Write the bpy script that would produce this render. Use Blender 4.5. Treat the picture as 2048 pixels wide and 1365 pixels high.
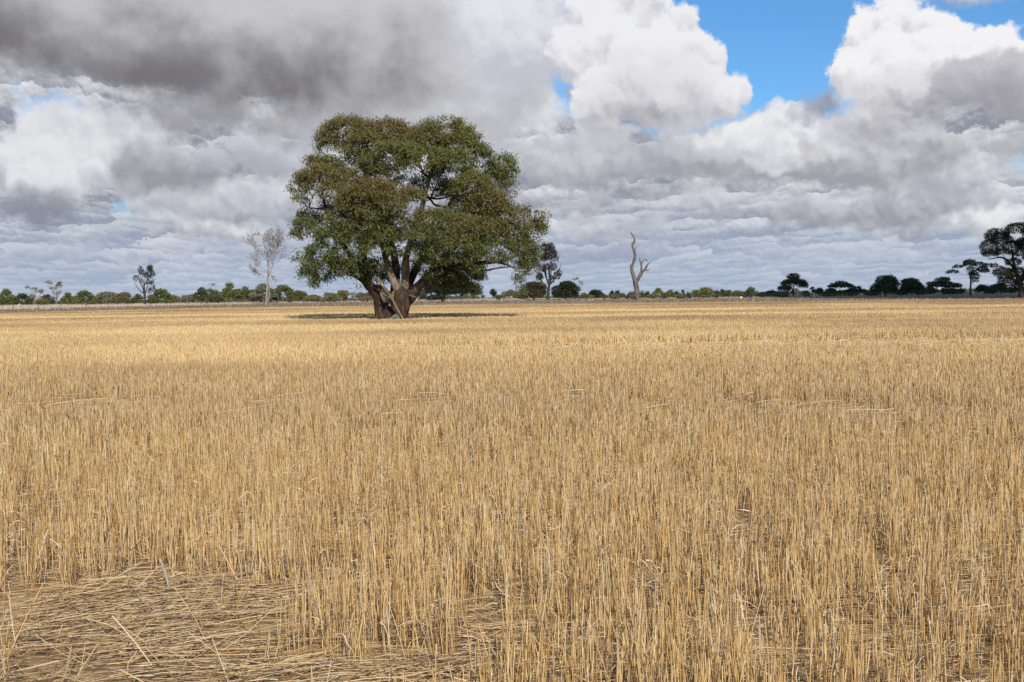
import bpy, math, os
import numpy as np
from mathutils import Matrix, Vector

# ------------------------------------------------------------------ scene, camera
for _o in list(bpy.data.objects):
    bpy.data.objects.remove(_o)
SC = bpy.context.scene
COL = SC.collection
FPX = 2276.0            # focal length in photo pixels (photo 2048 wide)
EYE = 1.9
PITCH = math.atan(96.5 / FPX)
ROLL = math.atan(0.0141)
_F = np.array([0, math.cos(PITCH), -math.sin(PITCH)])
_R = np.array([1.0, 0, 0])
_U = np.array([0, math.sin(PITCH), math.cos(PITCH)])
CR = math.cos(ROLL) * _R - math.sin(ROLL) * _U
CU = math.cos(ROLL) * _U + math.sin(ROLL) * _R
cam_d = bpy.data.cameras.new('camera')
cam = bpy.data.objects.new('camera', cam_d)
COL.objects.link(cam)
m = Matrix.Identity(4)
for i in range(3):
    m[i][0] = CR[i]; m[i][1] = CU[i]; m[i][2] = -_F[i]
m[2][3] = EYE
cam.matrix_world = m
cam_d.sensor_width = 36.0
cam_d.lens = FPX / 2048 * 36
cam_d.clip_start = 0.1
cam_d.clip_end = 20000
SC.camera = cam
SC.render.resolution_x, SC.render.resolution_y = 1024, 682


def ray(px, py):
    """world direction seen at photo pixel px, py"""
    d = _F + CR * (px - 1024) / FPX - CU * (py - 682.5) / FPX
    return d / np.linalg.norm(d)


def at(px, py, D):
    """world point at photo pixel px, py whose world Y is D"""
    d = ray(px, py)
    return np.array([0, 0, EYE]) + d * (D / d[1])


def ground(px, py):
    d = ray(px, py)
    t = -EYE / d[2]
    return np.array([d[0] * t, d[1] * t, 0.0])


# ------------------------------------------------------------------ light
SUN_EL, SUN_AZ = math.radians(34.5), math.radians(14)   # sun behind the camera, a little to the right
sdir = Vector((math.sin(SUN_AZ) * math.cos(SUN_EL), -math.cos(SUN_AZ) * math.cos(SUN_EL), math.sin(SUN_EL)))
sun_d = bpy.data.lights.new('sun', 'SUN')
sun_d.energy = 5.0
sun_d.angle = math.radians(0.55)
sun_d.color = (1.0, 0.94, 0.845)
sun = bpy.data.objects.new('sun', sun_d)
COL.objects.link(sun)
sun.rotation_euler = sdir.to_track_quat('Z', 'Y').to_euler()
sun.location = (0, -20, 60)
SC.view_settings.view_transform = 'Standard'
SC.view_settings.look = 'None'
SC.view_settings.exposure = 0.0
SC.view_settings.gamma = 1.0
SC.view_settings.use_curve_mapping = False
SC.cycles.max_bounces = 6
SC.cycles.diffuse_bounces = 3
SC.cycles.glossy_bounces = 1
SC.cycles.transmission_bounces = 3
SC.cycles.transparent_max_bounces = 8
SC.cycles.caustics_reflective = False
SC.cycles.caustics_refractive = False

# ------------------------------------------------------------------ sky: blue Nishita sky with clouds laid out by direction
world = bpy.data.worlds.new('World')
SC.world = world
world.use_nodes = True
world.cycles.sampling_method = 'NONE'
WT = world.node_tree
for n in list(WT.nodes):
    WT.nodes.remove(n)


class G:
    """small helper writing node maths"""
    def __init__(s, nt):
        s.nt = nt

    def put(s, sock, v):
        if hasattr(v, 'is_output'):
            s.nt.links.new(v, sock)
        elif isinstance(v, (tuple, list)):
            sock.default_value = tuple(v) if len(sock.default_value) == len(v) else tuple(v) + (1.0,)
        else:
            sock.default_value = v

    def m(s, op, a, b=None, c=None, clamp=False):
        n = s.nt.nodes.new('ShaderNodeMath'); n.operation = op; n.use_clamp = clamp
        s.put(n.inputs[0], a)
        if b is not None: s.put(n.inputs[1], b)
        if c is not None: s.put(n.inputs[2], c)
        return n.outputs[0]

    def add(s, a, b): return s.m('ADD', a, b)
    def sub(s, a, b): return s.m('SUBTRACT', a, b)
    def mul(s, a, b): return s.m('MULTIPLY', a, b)
    def div(s, a, b): return s.m('DIVIDE', a, b)
    def mad(s, a, b, c): return s.m('MULTIPLY_ADD', a, b, c)

    def vec(s, x, y, z):
        n = s.nt.nodes.new('ShaderNodeCombineXYZ')
        for i, v in enumerate((x, y, z)): s.put(n.inputs[i], v)
        return n.outputs[0]

    def sep(s, v):
        n = s.nt.nodes.new('ShaderNodeSeparateXYZ'); s.nt.links.new(v, n.inputs[0])
        return n.outputs

    def noise(s, v, scale, detail=5, rough=0.55, dist=0.0, lac=2.0):
        n = s.nt.nodes.new('ShaderNodeTexNoise'); n.noise_dimensions = '2D'; s.nt.links.new(v, n.inputs['Vector'])
        n.inputs['Scale'].default_value = scale; n.inputs['Detail'].default_value = detail
        n.inputs['Roughness'].default_value = rough; n.inputs['Distortion'].default_value = dist
        n.inputs['Lacunarity'].default_value = lac
        return n.outputs

    def vor(s, v, scale, smooth=0.6, rnd=1.0):
        n = s.nt.nodes.new('ShaderNodeTexVoronoi'); n.feature = 'SMOOTH_F1'; n.voronoi_dimensions = '2D'
        s.nt.links.new(v, n.inputs['Vector'])
        n.inputs['Scale'].default_value = scale; n.inputs['Smoothness'].default_value = smooth
        n.inputs['Randomness'].default_value = rnd
        return n.outputs['Distance']

    def ss(s, x, a, b, lo=0.0, hi=1.0, kind='SMOOTHSTEP'):
        n = s.nt.nodes.new('ShaderNodeMapRange'); n.interpolation_type = kind; n.clamp = True
        for i, v in enumerate((x, a, b, lo, hi)): s.put(n.inputs[i], v)
        return n.outputs[0]

    def mix(s, f, a, b, mode='MIX'):
        n = s.nt.nodes.new('ShaderNodeMix'); n.data_type = 'RGBA'; n.blend_type = mode
        s.put(n.inputs[0], f); s.put(n.inputs[6], a); s.put(n.inputs[7], b)
        return n.outputs[2]

    def vm(s, op, a, b):
        n = s.nt.nodes.new('ShaderNodeVectorMath'); n.operation = op
        s.put(n.inputs[0], a); s.put(n.inputs[1] if op != 'SCALE' else n.inputs[3], b)
        return n.outputs[0]


def lin(r, g, b):
    return tuple(((c / 255) / 12.92 if c / 255 <= 0.04045 else ((c / 255 + 0.055) / 1.055) ** 2.4) for c in (r, g, b))


SKY_STR = 0.10


def cc(r, g=None, b=None):
    """cloud radiance, given as seen on the photograph"""
    if g is None: r, g, b = r - 1, r - 1, r + 3
    return tuple(v / SKY_STR for v in lin(r, g, b))


g = G(WT)
tc = WT.nodes.new('ShaderNodeTexCoord').outputs['Generated']
dx_, dy_, dz_ = g.sep(tc)
K = FPX / 100
U = g.mul(g.m('ARCTAN2', dx_, dy_), K)
V = g.mul(g.m('ARCSINE', dz_), K)


def sk(px, py):
    d = ray(px, py)
    return math.atan2(d[0], d[1]) * K, math.asin(d[2]) * K


sky = WT.nodes.new('ShaderNodeTexSky')
sky.sky_type = 'NISHITA'
sky.sun_disc = False
sky.sun_elevation = SUN_EL
sky.sun_rotation = math.pi - SUN_AZ
sky.air_density = 1.0
sky.dust_density = 0.4
sky.ozone_density = 2.0
blue = g.mix(1.0, sky.outputs[0], (0.54, 0.93, 1.28, 1), 'MULTIPLY')

P = g.vec(U, V, 3.7)
w1 = g.noise(P, 0.55, 6, 0.6)['Color']
w2 = g.noise(P, 2.2, 5, 0.6)['Color']
W1 = g.vm('SUBTRACT', w1, (0.5, 0.5, 0.5)); W2 = g.vm('SUBTRACT', w2, (0.5, 0.5, 0.5))
Pw = g.vm('ADD', P, g.vm('ADD', g.vm('SCALE', W1, 1.1), g.vm('SCALE', W2, 0.22)))
Uw, Vw, _z = g.sep(Pw)
# billows: rounded lumps at three sizes, and the same a step towards the light for relief


def billow(p):
    a = g.vor(p, 0.9, 0.5); b = g.vor(p, 2.1, 0.5); c = g.vor(p, 5.0, 0.5)
    return g.add(g.add(g.mul(a, 0.5), g.mul(b, 0.26)), g.mul(c, 0.10))


Pb = g.vm('ADD', P, g.vm('SCALE', W2, 0.35))
B0 = billow(Pb)
B1 = billow(g.vm('ADD', Pb, (0.07, 0.13, 0.05)))
relief = g.mul(g.sub(B1, B0), 4.0)               # positive on the sides that face up and right
fine = g.sub(g.noise(P, 3.0, 7, 0.62)['Fac'], 0.5)
soft = g.sub(g.noise(P, 0.8, 4, 0.5)['Fac'], 0.5)
edge = g.add(g.mul(g.sub(0.36, B0), 1.5), g.mul(fine, 0.45))

# low rows of cloud shrinking towards the horizon
Vc = g.m('MAXIMUM', g.add(V, 0.12), 0.0)
qx = g.div(U, g.add(Vc, 1.3))
qy = g.m('LOGARITHM', g.add(Vc, 0.42), 2.718)


nlo = g.noise(g.vec(U, g.mul(V, 1.35), 0.0), 2.8, 5, 0.55)['Color']
nhi = g.noise(P, 1.6, 6, 0.6)['Color']
nmix = g.mix(g.ss(V, 0.6, 2.8), nlo, nhi)
up_lo = g.sub(g.noise(g.vec(U, g.mul(V, 1.2), 0.0), 5.5, 4, 0.6)['Fac'], g.noise(g.vec(g.add(U, 0.02), g.mad(V, 1.2, 0.07), 0.0), 5.5, 4, 0.6)['Fac'])


def vcell(qxs, qys, seed, warp, wseed):
    """heaps of cloud as cells: the pale top and dark flat base of each heap, plus a value for each heap"""
    p0 = g.vec(g.mad(qx, qxs, seed), g.mul(qy, qys), 0.0)
    nz = nmix
    pw = g.vm('ADD', p0, g.vm('MULTIPLY', g.vm('SUBTRACT', nz, (0.5, 0.5, 0.5)), (warp * qxs / qys, warp, 0.0)))
    n = WT.nodes.new('ShaderNodeTexVoronoi'); n.feature = 'F1'; n.voronoi_dimensions = '2D'
    WT.links.new(pw, n.inputs['Vector']); n.inputs['Scale'].default_value = 1.0; n.inputs['Randomness'].default_value = 0.85
    cxn, cyn, _q = g.sep(n.outputs['Position'])
    wx, wy, _q = g.sep(pw)
    cr = g.sep(n.outputs['Color'])
    ly = g.sub(wy, cyn)
    t = g.ss(ly, -0.40, 0.42)
    return t, cr[0], n.outputs['Distance']


t1, c1, d1 = vcell(1.7, 4.8, 3.0, 1.2, 40.0)
t2, c2, d2 = vcell(3.2, 9.0, 9.0, 1.15, 60.0)
bal = g.ss(g.noise(g.vec(g.mul(qx, 1.3), g.mad(qy, 2.2, 7.0), 0.0), 1.0, 3, 0.5)['Fac'], 0.38, 0.62)
tone = g.add(g.mul(g.sub(g.mad(t1, 0.8, g.mul(c1, 0.35)), 0.12), bal), g.mul(g.sub(g.mad(t2, 0.6, g.mul(c2, 0.45)), 0.05), g.sub(1.0, bal)))
big = g.sub(g.noise(g.vec(g.mul(qx, 0.8), g.mad(qy, 1.6, 3.0), 0.0), 1.0, 2, 0.5)['Fac'], 0.5)
tone = g.add(g.add(tone, g.mul(big, 0.8)), g.add(g.mul(up_lo, 0.65), g.mul(relief, g.ss(V, 1.0, 3.5, 0.0, 0.35))))
lo = g.ss(V, 0.0, 2.4)
lit = g.mix(lo, cc(188, 198, 214), cc(228, 229, 233))
shd = g.mix(lo, cc(164, 178, 202), cc(143, 148, 162))
col = g.mix(g.ss(tone, 0.0, 1.0, 0.0, 1.0, 'LINEAR'), shd, lit)

# blue holes (drawn as openings in the general cover)
def blob(px, py, rx, rt, rb=None, n=0.5, s=0.35, dist=True, tilt=0.0):
    cx, cy = sk(px, py)
    after = g.mul(col, 1e-7)             # keeps the clouds evaluated one after another
    rx, rt = rx / 100, rt / 100
    rb = rt if rb is None else rb / 100
    ux = g.sub(g.add(Uw, after), cx); vy = g.sub(g.add(Vw, after), cy)
    if tilt: vy = g.sub(vy, g.mul(ux, tilt))
    ex = g.mul(ux, 1 / rx)
    ey = g.add(g.mul(g.m('MAXIMUM', vy, 0.0), 1 / rt), g.mul(g.m('MINIMUM', vy, 0.0), 1 / rb))
    r = g.m('SQRT', g.add(g.mul(ex, ex), g.mul(ey, ey)))
    rm = min(rx, (rt + rb) / 2)
    d = g.mad(g.sub(1.0, r), rm, g.mul(edge, n))
    return g.ss(d, 0.0, s), vy


def hole(px, py, rx, ry, a=1.0, **k):
    global col
    f, _ = blob(px, py, rx, ry, **k)
    col = g.mix(g.mul(f, a), col, blue)


def cloud(px, py, rx, rt, rb, top, base, y0=-0.8, y1=0.8, n=0.5, s=0.3, k=0.45, a=1.0, tilt=0.0, kn=0.5):
    """rx, rt, rb radii in photo pixels; y0..y1 height range over which base turns to top (in 100 px)"""
    global col
    f, vy = blob(px, py, rx, rt, rb, n, s, tilt=tilt)
    t = g.add(g.add(g.mad(vy, 1 / (y1 - y0), -y0 / (y1 - y0)), g.mul(relief, k)), g.mul(soft, kn))
    c = g.mix(g.ss(t, 0.0, 1.0), base, top)
    if a < 1: f = g.mul(f, a)
    col = g.mix(f, col, c)


def heap(lobes, top, base, k=0.35, n=0.42, s=0.16, span=1.0):
    """a cumulus tower built of several billows, back to front"""
    for (px, py, r_) in lobes:
        cloud(px, py, r_, r_, r_ * 0.95, top, base, -r_ / 100 * 1.0 * span, r_ / 100 * 0.55, n=n, s=s, k=k, kn=0.3)


# --- upper sky is open blue on the right
hole(1500, 60, 400, 230, s=0.5)
hole(1950, 40, 330, 70, s=0.4)
hole(100, 222, 90, 34, s=0.3, a=0.8)
hole(262, 402, 85, 22, s=0.2, a=0.7)
hole(1100, 175, 45, 60, s=0.3)
hole(2030, 330, 50, 45, a=0.7)
# far rows, placed singly where the photograph shows them
cloud(1180, 505, 330, 20, 26, cc(166, 174, 194), cc(140, 153, 182), -0.3, 0.3, a=0.8, n=0.3, s=0.3)
cloud(1230, 455, 190, 30, 22, cc(202, 205, 214), cc(168, 173, 188), -0.2, 0.35, n=0.3)
cloud(560, 500, 260, 24, 20, cc(200, 206, 218), cc(170, 180, 202), -0.2, 0.3, n=0.3)
cloud(200, 505, 300, 22, 20, cc(206, 209, 218), cc(166, 174, 192), -0.2, 0.3, n=0.3)
cloud(1720, 505, 210, 20, 16, cc(204, 209, 219), cc(172, 181, 201), -0.2, 0.3, n=0.3)
cloud(1180, 400, 300, 34, 30, cc(198, 199, 206), cc(162, 165, 176), -0.3, 0.4, n=0.4)
cloud(1130, 440, 90, 42, 24, cc(228, 230, 235), cc(182, 186, 197), -0.25, 0.4, n=0.4)
cloud(1420, 420, 150, 30, 22, cc(214, 215, 221), cc(172, 175, 187), -0.25, 0.35, n=0.4)
# right middle
cloud(1800, 420, 330, 56, 42, cc(206, 207, 214), cc(154, 157, 169), -0.35, 0.6, n=0.45)
cloud(1990, 445, 110, 50, 40, cc(232, 233, 237), cc(186, 189, 198), -0.35, 0.4, n=0.45)
cloud(1890, 355, 190, 75, 50, cc(224, 225, 231), cc(170, 172, 182), -0.5, 0.6, n=0.5)
cloud(2010, 300, 130, 45, 42, cc(196, 196, 202), cc(172, 172, 180), -0.4, 0.5, n=0.4)
cloud(1600, 310, 360, 100, 82, cc(214, 215, 220), cc(160, 160, 168), -0.7, 0.9, n=0.5)
cloud(1545, 300, 150, 75, 82, cc(226, 226, 230), cc(172, 171, 178), -0.75, 0.5, n=0.4, s=0.5)
heap([(1590, 240, 50), (1545, 262, 45), (1630, 265, 45), (1480, 290, 48), (1420, 300, 42), (1560, 315, 62)], cc(234, 235, 239), cc(192, 193, 200), k=0.42, s=0.22)
cloud(1480, 275, 110, 34, 60, cc(236, 237, 240), cc(196, 196, 203), -0.6, 0.3, n=0.5)
cloud(1200, 330, 260, 90, 62, cc(198, 199, 206), cc(158, 160, 170), -0.6, 0.7, n=0.5)
cloud(1110, 345, 120, 60, 40, cc(206, 206, 212), cc(170, 171, 180), -0.4, 0.5, n=0.5)
cloud(1070, 225, 60, 52, 60, cc(246, 247, 250), cc(200, 202, 210), -0.6, 0.3, n=0.45)
# left side
cloud(480, 400, 280, 70, 52, cc(216, 218, 223), cc(174, 178, 189), -0.5, 0.6)
cloud(540, 320, 190, 70, 60, cc(204, 206, 213), cc(172, 175, 185), -0.6, 0.8)
cloud(430, 458, 190, 36, 30, cc(228, 228, 231), cc(168, 171, 182), -0.3, 0.3, n=0.4)
cloud(500, 428, 150, 24, 20, cc(188, 191, 199), cc(142, 146, 158), -0.2, 0.3, n=0.35)
cloud(130, 320, 270, 110, 72, cc(228, 229, 233), cc(182, 184, 191), -0.7, 0.8, n=0.5)
heap([(60, 250, 52), (120, 250, 50), (40, 310, 62), (110, 310, 62), (185, 300, 52), (60, 360, 55), (150, 355, 60)], cc(228, 229, 233), cc(190, 192, 200), k=0.42, s=0.3)
cloud(210, 250, 60, 30, 50, cc(216, 217, 223), cc(190, 192, 200), -0.5, 0.3, n=0.4)
cloud(340, 340, 150, 70, 50, cc(184, 185, 192), cc(142, 143, 152), -0.4, 0.6, k=0.3, s=0.45)
cloud(50, 425, 200, 46, 42, cc(156, 159, 170), cc(132, 138, 154), -0.35, 0.5, k=0.25, s=0.4)
# grey-white mass behind and above the tree
cloud(820, 200, 330, 260, 120, cc(206, 206, 212), cc(184, 185, 191), -0.9, 1.4, k=0.3, s=0.7)
cloud(900, 230, 130, 70, 60, cc(214, 214, 219), cc(180, 181, 188), -0.6, 0.6, k=0.3, s=0.6, a=0.8)
cloud(1020, 80, 140, 130, 120, cc(228, 229, 235), cc(194, 197, 207), -0.9, 0.9, k=0.4, s=0.45)
# dark deck top left
cloud(430, 235, 340, 60, 46, cc(170, 169, 174), cc(146, 146, 154), -0.35, 0.5, s=0.6, k=0.3)
cloud(585, 283, 90, 26, 22, cc(156, 158, 168), cc(140, 143, 155), -0.2, 0.4, s=0.5, k=0.2)
cloud(290, 40, 720, 300, 160, cc(200, 200, 203), cc(118, 116, 121), -1.45, 1.0, s=0.8, k=0.10, n=0.26, tilt=-0.10, kn=0.8)
# big cumulus right of centre
heap([(1180, 30, 62), (1262, 22, 80), (1150, 110, 70), (1340, 70, 62), (1210, 110, 95), (1385, 130, 62), (1300, 150, 105), (1450, 190, 62), (1200, 200, 80), (1380, 200, 75)], cc(238, 238, 242), cc(196, 196, 204), k=0.5)
cloud(1290, 195, 195, 105, 74, cc(222, 222, 227), cc(158, 157, 165), -0.74, 0.5, k=0.36, n=0.35, s=0.7, a=0.95)
cloud(1450, 218, 100, 36, 34, cc(206, 204, 211), cc(182, 181, 191), -0.4, 0.4, s=0.5, n=0.4, a=0.9)
# big cumulus on the right
cloud(1640, 205, 62, 58, 50, cc(164, 170, 186), cc(134, 142, 163), -0.5, 0.5, s=0.45)
heap([(1735, 70, 58), (1800, 58, 62), (1875, 72, 66), (1945, 95, 60), (1712, 140, 60), (1790, 135, 85), (1880, 145, 90), (2010, 130, 70)], cc(243, 243, 245), cc(198, 198, 205), k=0.5)
cloud(1830, 200, 205, 85, 72, cc(226, 225, 229), cc(150, 148, 157), -0.72, 0.45, k=0.33, n=0.35, s=0.6, a=0.95)
cloud(2000, 165, 140, 70, 90, cc(196, 195, 201), cc(160, 158, 166), -0.7, 0.6, k=0.35, s=0.3, n=0.5)
cloud(1830, -16, 170, 16, 16, cc(190, 190, 196), cc(170, 172, 182), -0.3, 0.3, n=0.1)
cloud(1520, 95, 50, 25, 30, cc(150, 172, 205), cc(140, 165, 200), -0.3, 0.3, a=0.4, s=0.6)

# above and beside the view: broken cloud with blue between
after = g.mul(col, 1e-7)
far_ = g.m('MAXIMUM', g.ss(g.add(V, after), 6.6, 10.0), g.ss(g.m('ABSOLUTE', g.add(U, after)), 13.0, 19.0))
brk = g.ss(g.noise(g.vec(g.mad(U, 0.10, after), g.mul(V, 0.22), 0.0), 1.0, 3, 0.5)['Fac'], 0.50, 0.62)
col = g.mix(far_, col, g.mix(brk, blue, cc(176)))
bg = WT.nodes.new('ShaderNodeBackground')
WT.links.new(col, bg.inputs['Color'])
bg.inputs['Strength'].default_value = SKY_STR
wo = WT.nodes.new('ShaderNodeOutputWorld')
WT.links.new(bg.outputs[0], wo.inputs['Surface'])

# ------------------------------------------------------------------ helpers: mesh building with numpy
RS = np.random.RandomState


def tag(o, label=None, cat=None, group=None, kind=None):
    if label: o['label'] = label
    if cat: o['category'] = cat
    if group: o['group'] = group
    if kind: o['kind'] = kind
    return o


def empty(name, loc, label=None, cat=None, group=None):
    o = bpy.data.objects.new(name, None)
    COL.objects.link(o)
    o.location = tuple(float(v) for v in loc)
    o.empty_display_size = 0.3
    tag(o, label, cat, group)
    return o


def mesh_obj(name, V_, F_, mat, parent=None, attrs=None, smooth=False, origin=None):
    """V_ (n,3) world points; F_ (m,4) quads; attrs: name -> per vertex floats; children are stored relative to their thing"""
    V_ = np.asarray(V_, dtype=np.float64)
    if origin is None and parent is not None:
        origin = np.array(parent_world(parent))
    if origin is not None:
        V_ = V_ - origin
    V_ = V_.astype(np.float32); F_ = np.asarray(F_, dtype=np.int32)
    me = bpy.data.meshes.new(name)
    me.vertices.add(len(V_)); me.vertices.foreach_set('co', V_.ravel())
    k = F_.shape[1]
    me.loops.add(F_.size); me.loops.foreach_set('vertex_index', F_.ravel())
    me.polygons.add(len(F_))
    me.polygons.foreach_set('loop_start', np.arange(0, F_.size, k, dtype=np.int32))
    if attrs:
        for nme, a in attrs.items():
            at_ = me.attributes.new(nme, 'FLOAT', 'POINT')
            at_.data.foreach_set('value', np.asarray(a, dtype=np.float32))
    me.update(calc_edges=True)
    if smooth:
        me.polygons.foreach_set('use_smooth', np.ones(len(F_), dtype=bool))
    me.materials.append(mat)
    o = bpy.data.objects.new(name, me)
    COL.objects.link(o)
    if parent is not None:
        o.parent = parent
    elif origin is not None:
        o.location = tuple(float(v) for v in origin)
    return o


def parent_world(p):
    v = Vector(p.location)
    while p.parent is not None:
        p = p.parent
        v = v + Vector(p.location)
    return v


class Acc:
    """collects vertices, quads and attributes"""
    def __init__(s):
        s.v, s.f, s.n, s.a = [], [], 0, {}

    def add(s, V_, F_, **a):
        s.v.append(V_.reshape(-1, 3)); s.f.append(F_.reshape(-1, 4) + s.n)
        k = V_.reshape(-1, 3).shape[0]
        s.n += k
        for key, val in a.items():
            s.a.setdefault(key, []).append(np.broadcast_to(val, (k,)).astype(np.float32))

    def obj(s, name, mat, parent=None, **k):
        return mesh_obj(name, np.concatenate(s.v), np.concatenate(s.f), mat, parent,
                        {q: np.concatenate(v) for q, v in s.a.items()}, **k)


def _hash(ix, iy, seed):
    h = (ix.astype(np.int64) * 374761393 + iy.astype(np.int64) * 668265263 + seed * 1442695041) & 0xFFFFFFFF
    h = ((h ^ (h >> 13)) * 1274126177) & 0xFFFFFFFF
    return ((h ^ (h >> 16)) & 0xFFFF) / 65535.0


def vn(x, y, seed=0):
    ix, iy = np.floor(x), np.floor(y)
    fx, fy = x - ix, y - iy
    fx = fx * fx * (3 - 2 * fx); fy = fy * fy * (3 - 2 * fy)
    a = _hash(ix, iy, seed); b = _hash(ix + 1, iy, seed); c = _hash(ix, iy + 1, seed); d = _hash(ix + 1, iy + 1, seed)
    return (a * (1 - fx) + b * fx) * (1 - fy) + (c * (1 - fx) + d * fx) * fy


def fbm(x, y, seed=0, oct=4):
    s = 0; a = 0.5; t = 0
    for i in range(oct):
        s = s + a * vn(x * 2 ** i, y * 2 ** i, seed + i * 17); t += a; a *= 0.5
    return s / t


def norm(v):
    return v / (np.linalg.norm(v, axis=-1, keepdims=True) + 1e-12)


def tubes(paths, radii, sides=3, rng=None):
    """paths (n,k,3), radii (n,k) -> vertices, quads; n separate thin tubes at once"""
    n, k, _ = paths.shape
    t = norm(paths[:, -1] - paths[:, 0])
    ref = np.where(np.abs(t[:, 2:3]) > 0.9, np.array([[1.0, 0, 0]]), np.array([[0, 0, 1.0]]))
    a = norm(np.cross(t, ref)); b = np.cross(t, a)
    ph = (rng.rand(n, 1) if rng is not None else np.zeros((n, 1))) * 6.283
    ang = ph + np.arange(sides)[None] * (2 * math.pi / sides)
    off = a[:, None] * np.cos(ang)[..., None] + b[:, None] * np.sin(ang)[..., None]     # n,sides,3
    V_ = paths[:, :, None] + off[:, None] * radii[:, :, None, None]                   # n,k,sides,3
    idx = np.arange(n * k * sides).reshape(n, k, sides)
    q = np.stack([idx[:, :-1, :], np.roll(idx, -1, 2)[:, :-1, :], np.roll(idx, -1, 2)[:, 1:, :], idx[:, 1:, :]], -1)
    return V_.reshape(-1, 3), q.reshape(-1, 4)


def ribbons(paths, widths, side):
    """flat strips: paths (n,k,3), widths (n,k), side (n,3)"""
    n, k, _ = paths.shape
    V_ = np.stack([paths - side[:, None] * widths[..., None] / 2, paths + side[:, None] * widths[..., None] / 2], 2)
    idx = np.arange(n * k * 2).reshape(n, k, 2)
    q = np.stack([idx[:, :-1, 0], idx[:, :-1, 1], idx[:, 1:, 1], idx[:, 1:, 0]], -1)
    return V_.reshape(-1, 3), q.reshape(-1, 4)


def limb(pts, radii, sides=10, rough=0.06, seed=0, sub=5, flute=0.0):
    """one smooth, slightly lumpy tube through pts (Catmull-Rom), closed at its tip"""
    pts = np.asarray(pts, float); radii = np.asarray(radii, float)
    P_ = np.vstack([2 * pts[0] - pts[1], pts, 2 * pts[-1] - pts[-2]])
    R_ = np.concatenate([[radii[0]], radii, [radii[-1]]])
    out, rr = [], []
    for i in range(1, len(P_) - 2):
        for j in range(sub):
            t = j / sub
            c = lambda A: 0.5 * (2 * A[i] + (A[i + 1] - A[i - 1]) * t + (2 * A[i - 1] - 5 * A[i] + 4 * A[i + 1] - A[i + 2]) * t * t
                                 + (-A[i - 1] + 3 * A[i] - 3 * A[i + 1] + A[i + 2]) * t ** 3)
            out.append(c(P_)); rr.append(max(float(c(R_)), 0.004))
    out.append(pts[-1]); rr.append(radii[-1])
    out.append(pts[-1] + (pts[-1] - out[-2]) * 0.05); rr.append(0.002)
    out = np.array(out); rr = np.array(rr)
    rng = RS(seed)
    T = norm(np.gradient(out, axis=0))
    a = np.cross(T[0], [0.3, 1, 0.1]); a /= np.linalg.norm(a)
    V_ = []
    ang = np.arange(sides) * 2 * math.pi / sides
    ph = rng.rand(4) * 6.28
    for i in range(len(out)):
        a = a - T[i] * a.dot(T[i]); a /= np.linalg.norm(a); b = np.cross(T[i], a)
        lump = 1 + rough * (np.sin(2 * ang + ph[0] + i * 0.35) + 0.7 * np.sin(3 * ang + ph[1] - i * 0.5) + rng.randn(sides) * 0.5)
        if flute: lump = lump + flute * np.sin(7 * ang + ph[2] + i * 0.12)
        V_.append(out[i] + (a[None] * np.cos(ang)[:, None] + b[None] * np.sin(ang)[:, None]) * (rr[i] * lump)[:, None])
    n = len(out)
    idx = np.arange(n * sides).reshape(n, sides)
    q = np.stack([idx[:-1], np.roll(idx, -1, 1)[:-1], np.roll(idx, -1, 1)[1:], idx[1:]], -1)
    return np.concatenate(V_), q.reshape(-1, 4), out, rr


# ------------------------------------------------------------------ materials
def new_mat(name):
    mt = bpy.data.materials.new(name); mt.use_nodes = True
    nt = mt.node_tree
    for n in list(nt.nodes): nt.nodes.remove(n)
    return mt, G(nt)


def finish(mt, gg, color, rough=0.8, spec=0.2, transl=None, bump=None, bstr=0.5, bdist=0.05):
    nt = gg.nt
    out = nt.nodes.new('ShaderNodeOutputMaterial')
    p = nt.nodes.new('ShaderNodeBsdfPrincipled')
    gg.put(p.inputs['Base Color'], color)
    p.inputs['Roughness'].default_value = rough
    p.inputs['Specular IOR Level'].default_value = spec
    if bump is not None:
        b = nt.nodes.new('ShaderNodeBump')
        b.inputs['Strength'].default_value = bstr; b.inputs['Distance'].default_value = bdist
        nt.links.new(bump, b.inputs['Height']); nt.links.new(b.outputs[0], p.inputs['Normal'])
    s = p.outputs[0]
    if transl:
        t = nt.nodes.new('ShaderNodeBsdfTranslucent')
        gg.put(t.inputs['Color'], transl[1])
        mx = nt.nodes.new('ShaderNodeMixShader'); mx.inputs[0].default_value = transl[0]
        nt.links.new(s, mx.inputs[1]); nt.links.new(t.outputs[0], mx.inputs[2]); s = mx.outputs[0]
    nt.links.new(s, out.inputs['Surface'])
    return mt


def attr(gg, name):
    n = gg.nt.nodes.new('ShaderNodeAttribute'); n.attribute_name = name
    return n.outputs['Fac']


def ramp(gg, f, stops):
    n = gg.nt.nodes.new('ShaderNodeValToRGB'); gg.nt.links.new(f, n.inputs[0])
    e = n.color_ramp.elements
    while len(e) < len(stops): e.new(0.5)
    for el, (p, c) in zip(e, stops):
        el.position = p; el.color = tuple(c) + (1.0,)
    return n.outputs[0]


def pos(gg):
    return gg.nt.nodes.new('ShaderNodeNewGeometry').outputs['Position']


def n3(gg, v, scale, detail=4, rough=0.55, dist=0.0):
    n = gg.nt.nodes.new('ShaderNodeTexNoise'); gg.nt.links.new(v, n.inputs['Vector'])
    n.inputs['Scale'].default_value = scale; n.inputs['Detail'].default_value = detail
    n.inputs['Roughness'].default_value = rough; n.inputs['Distortion'].default_value = dist
    return n.outputs['Fac']


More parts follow.
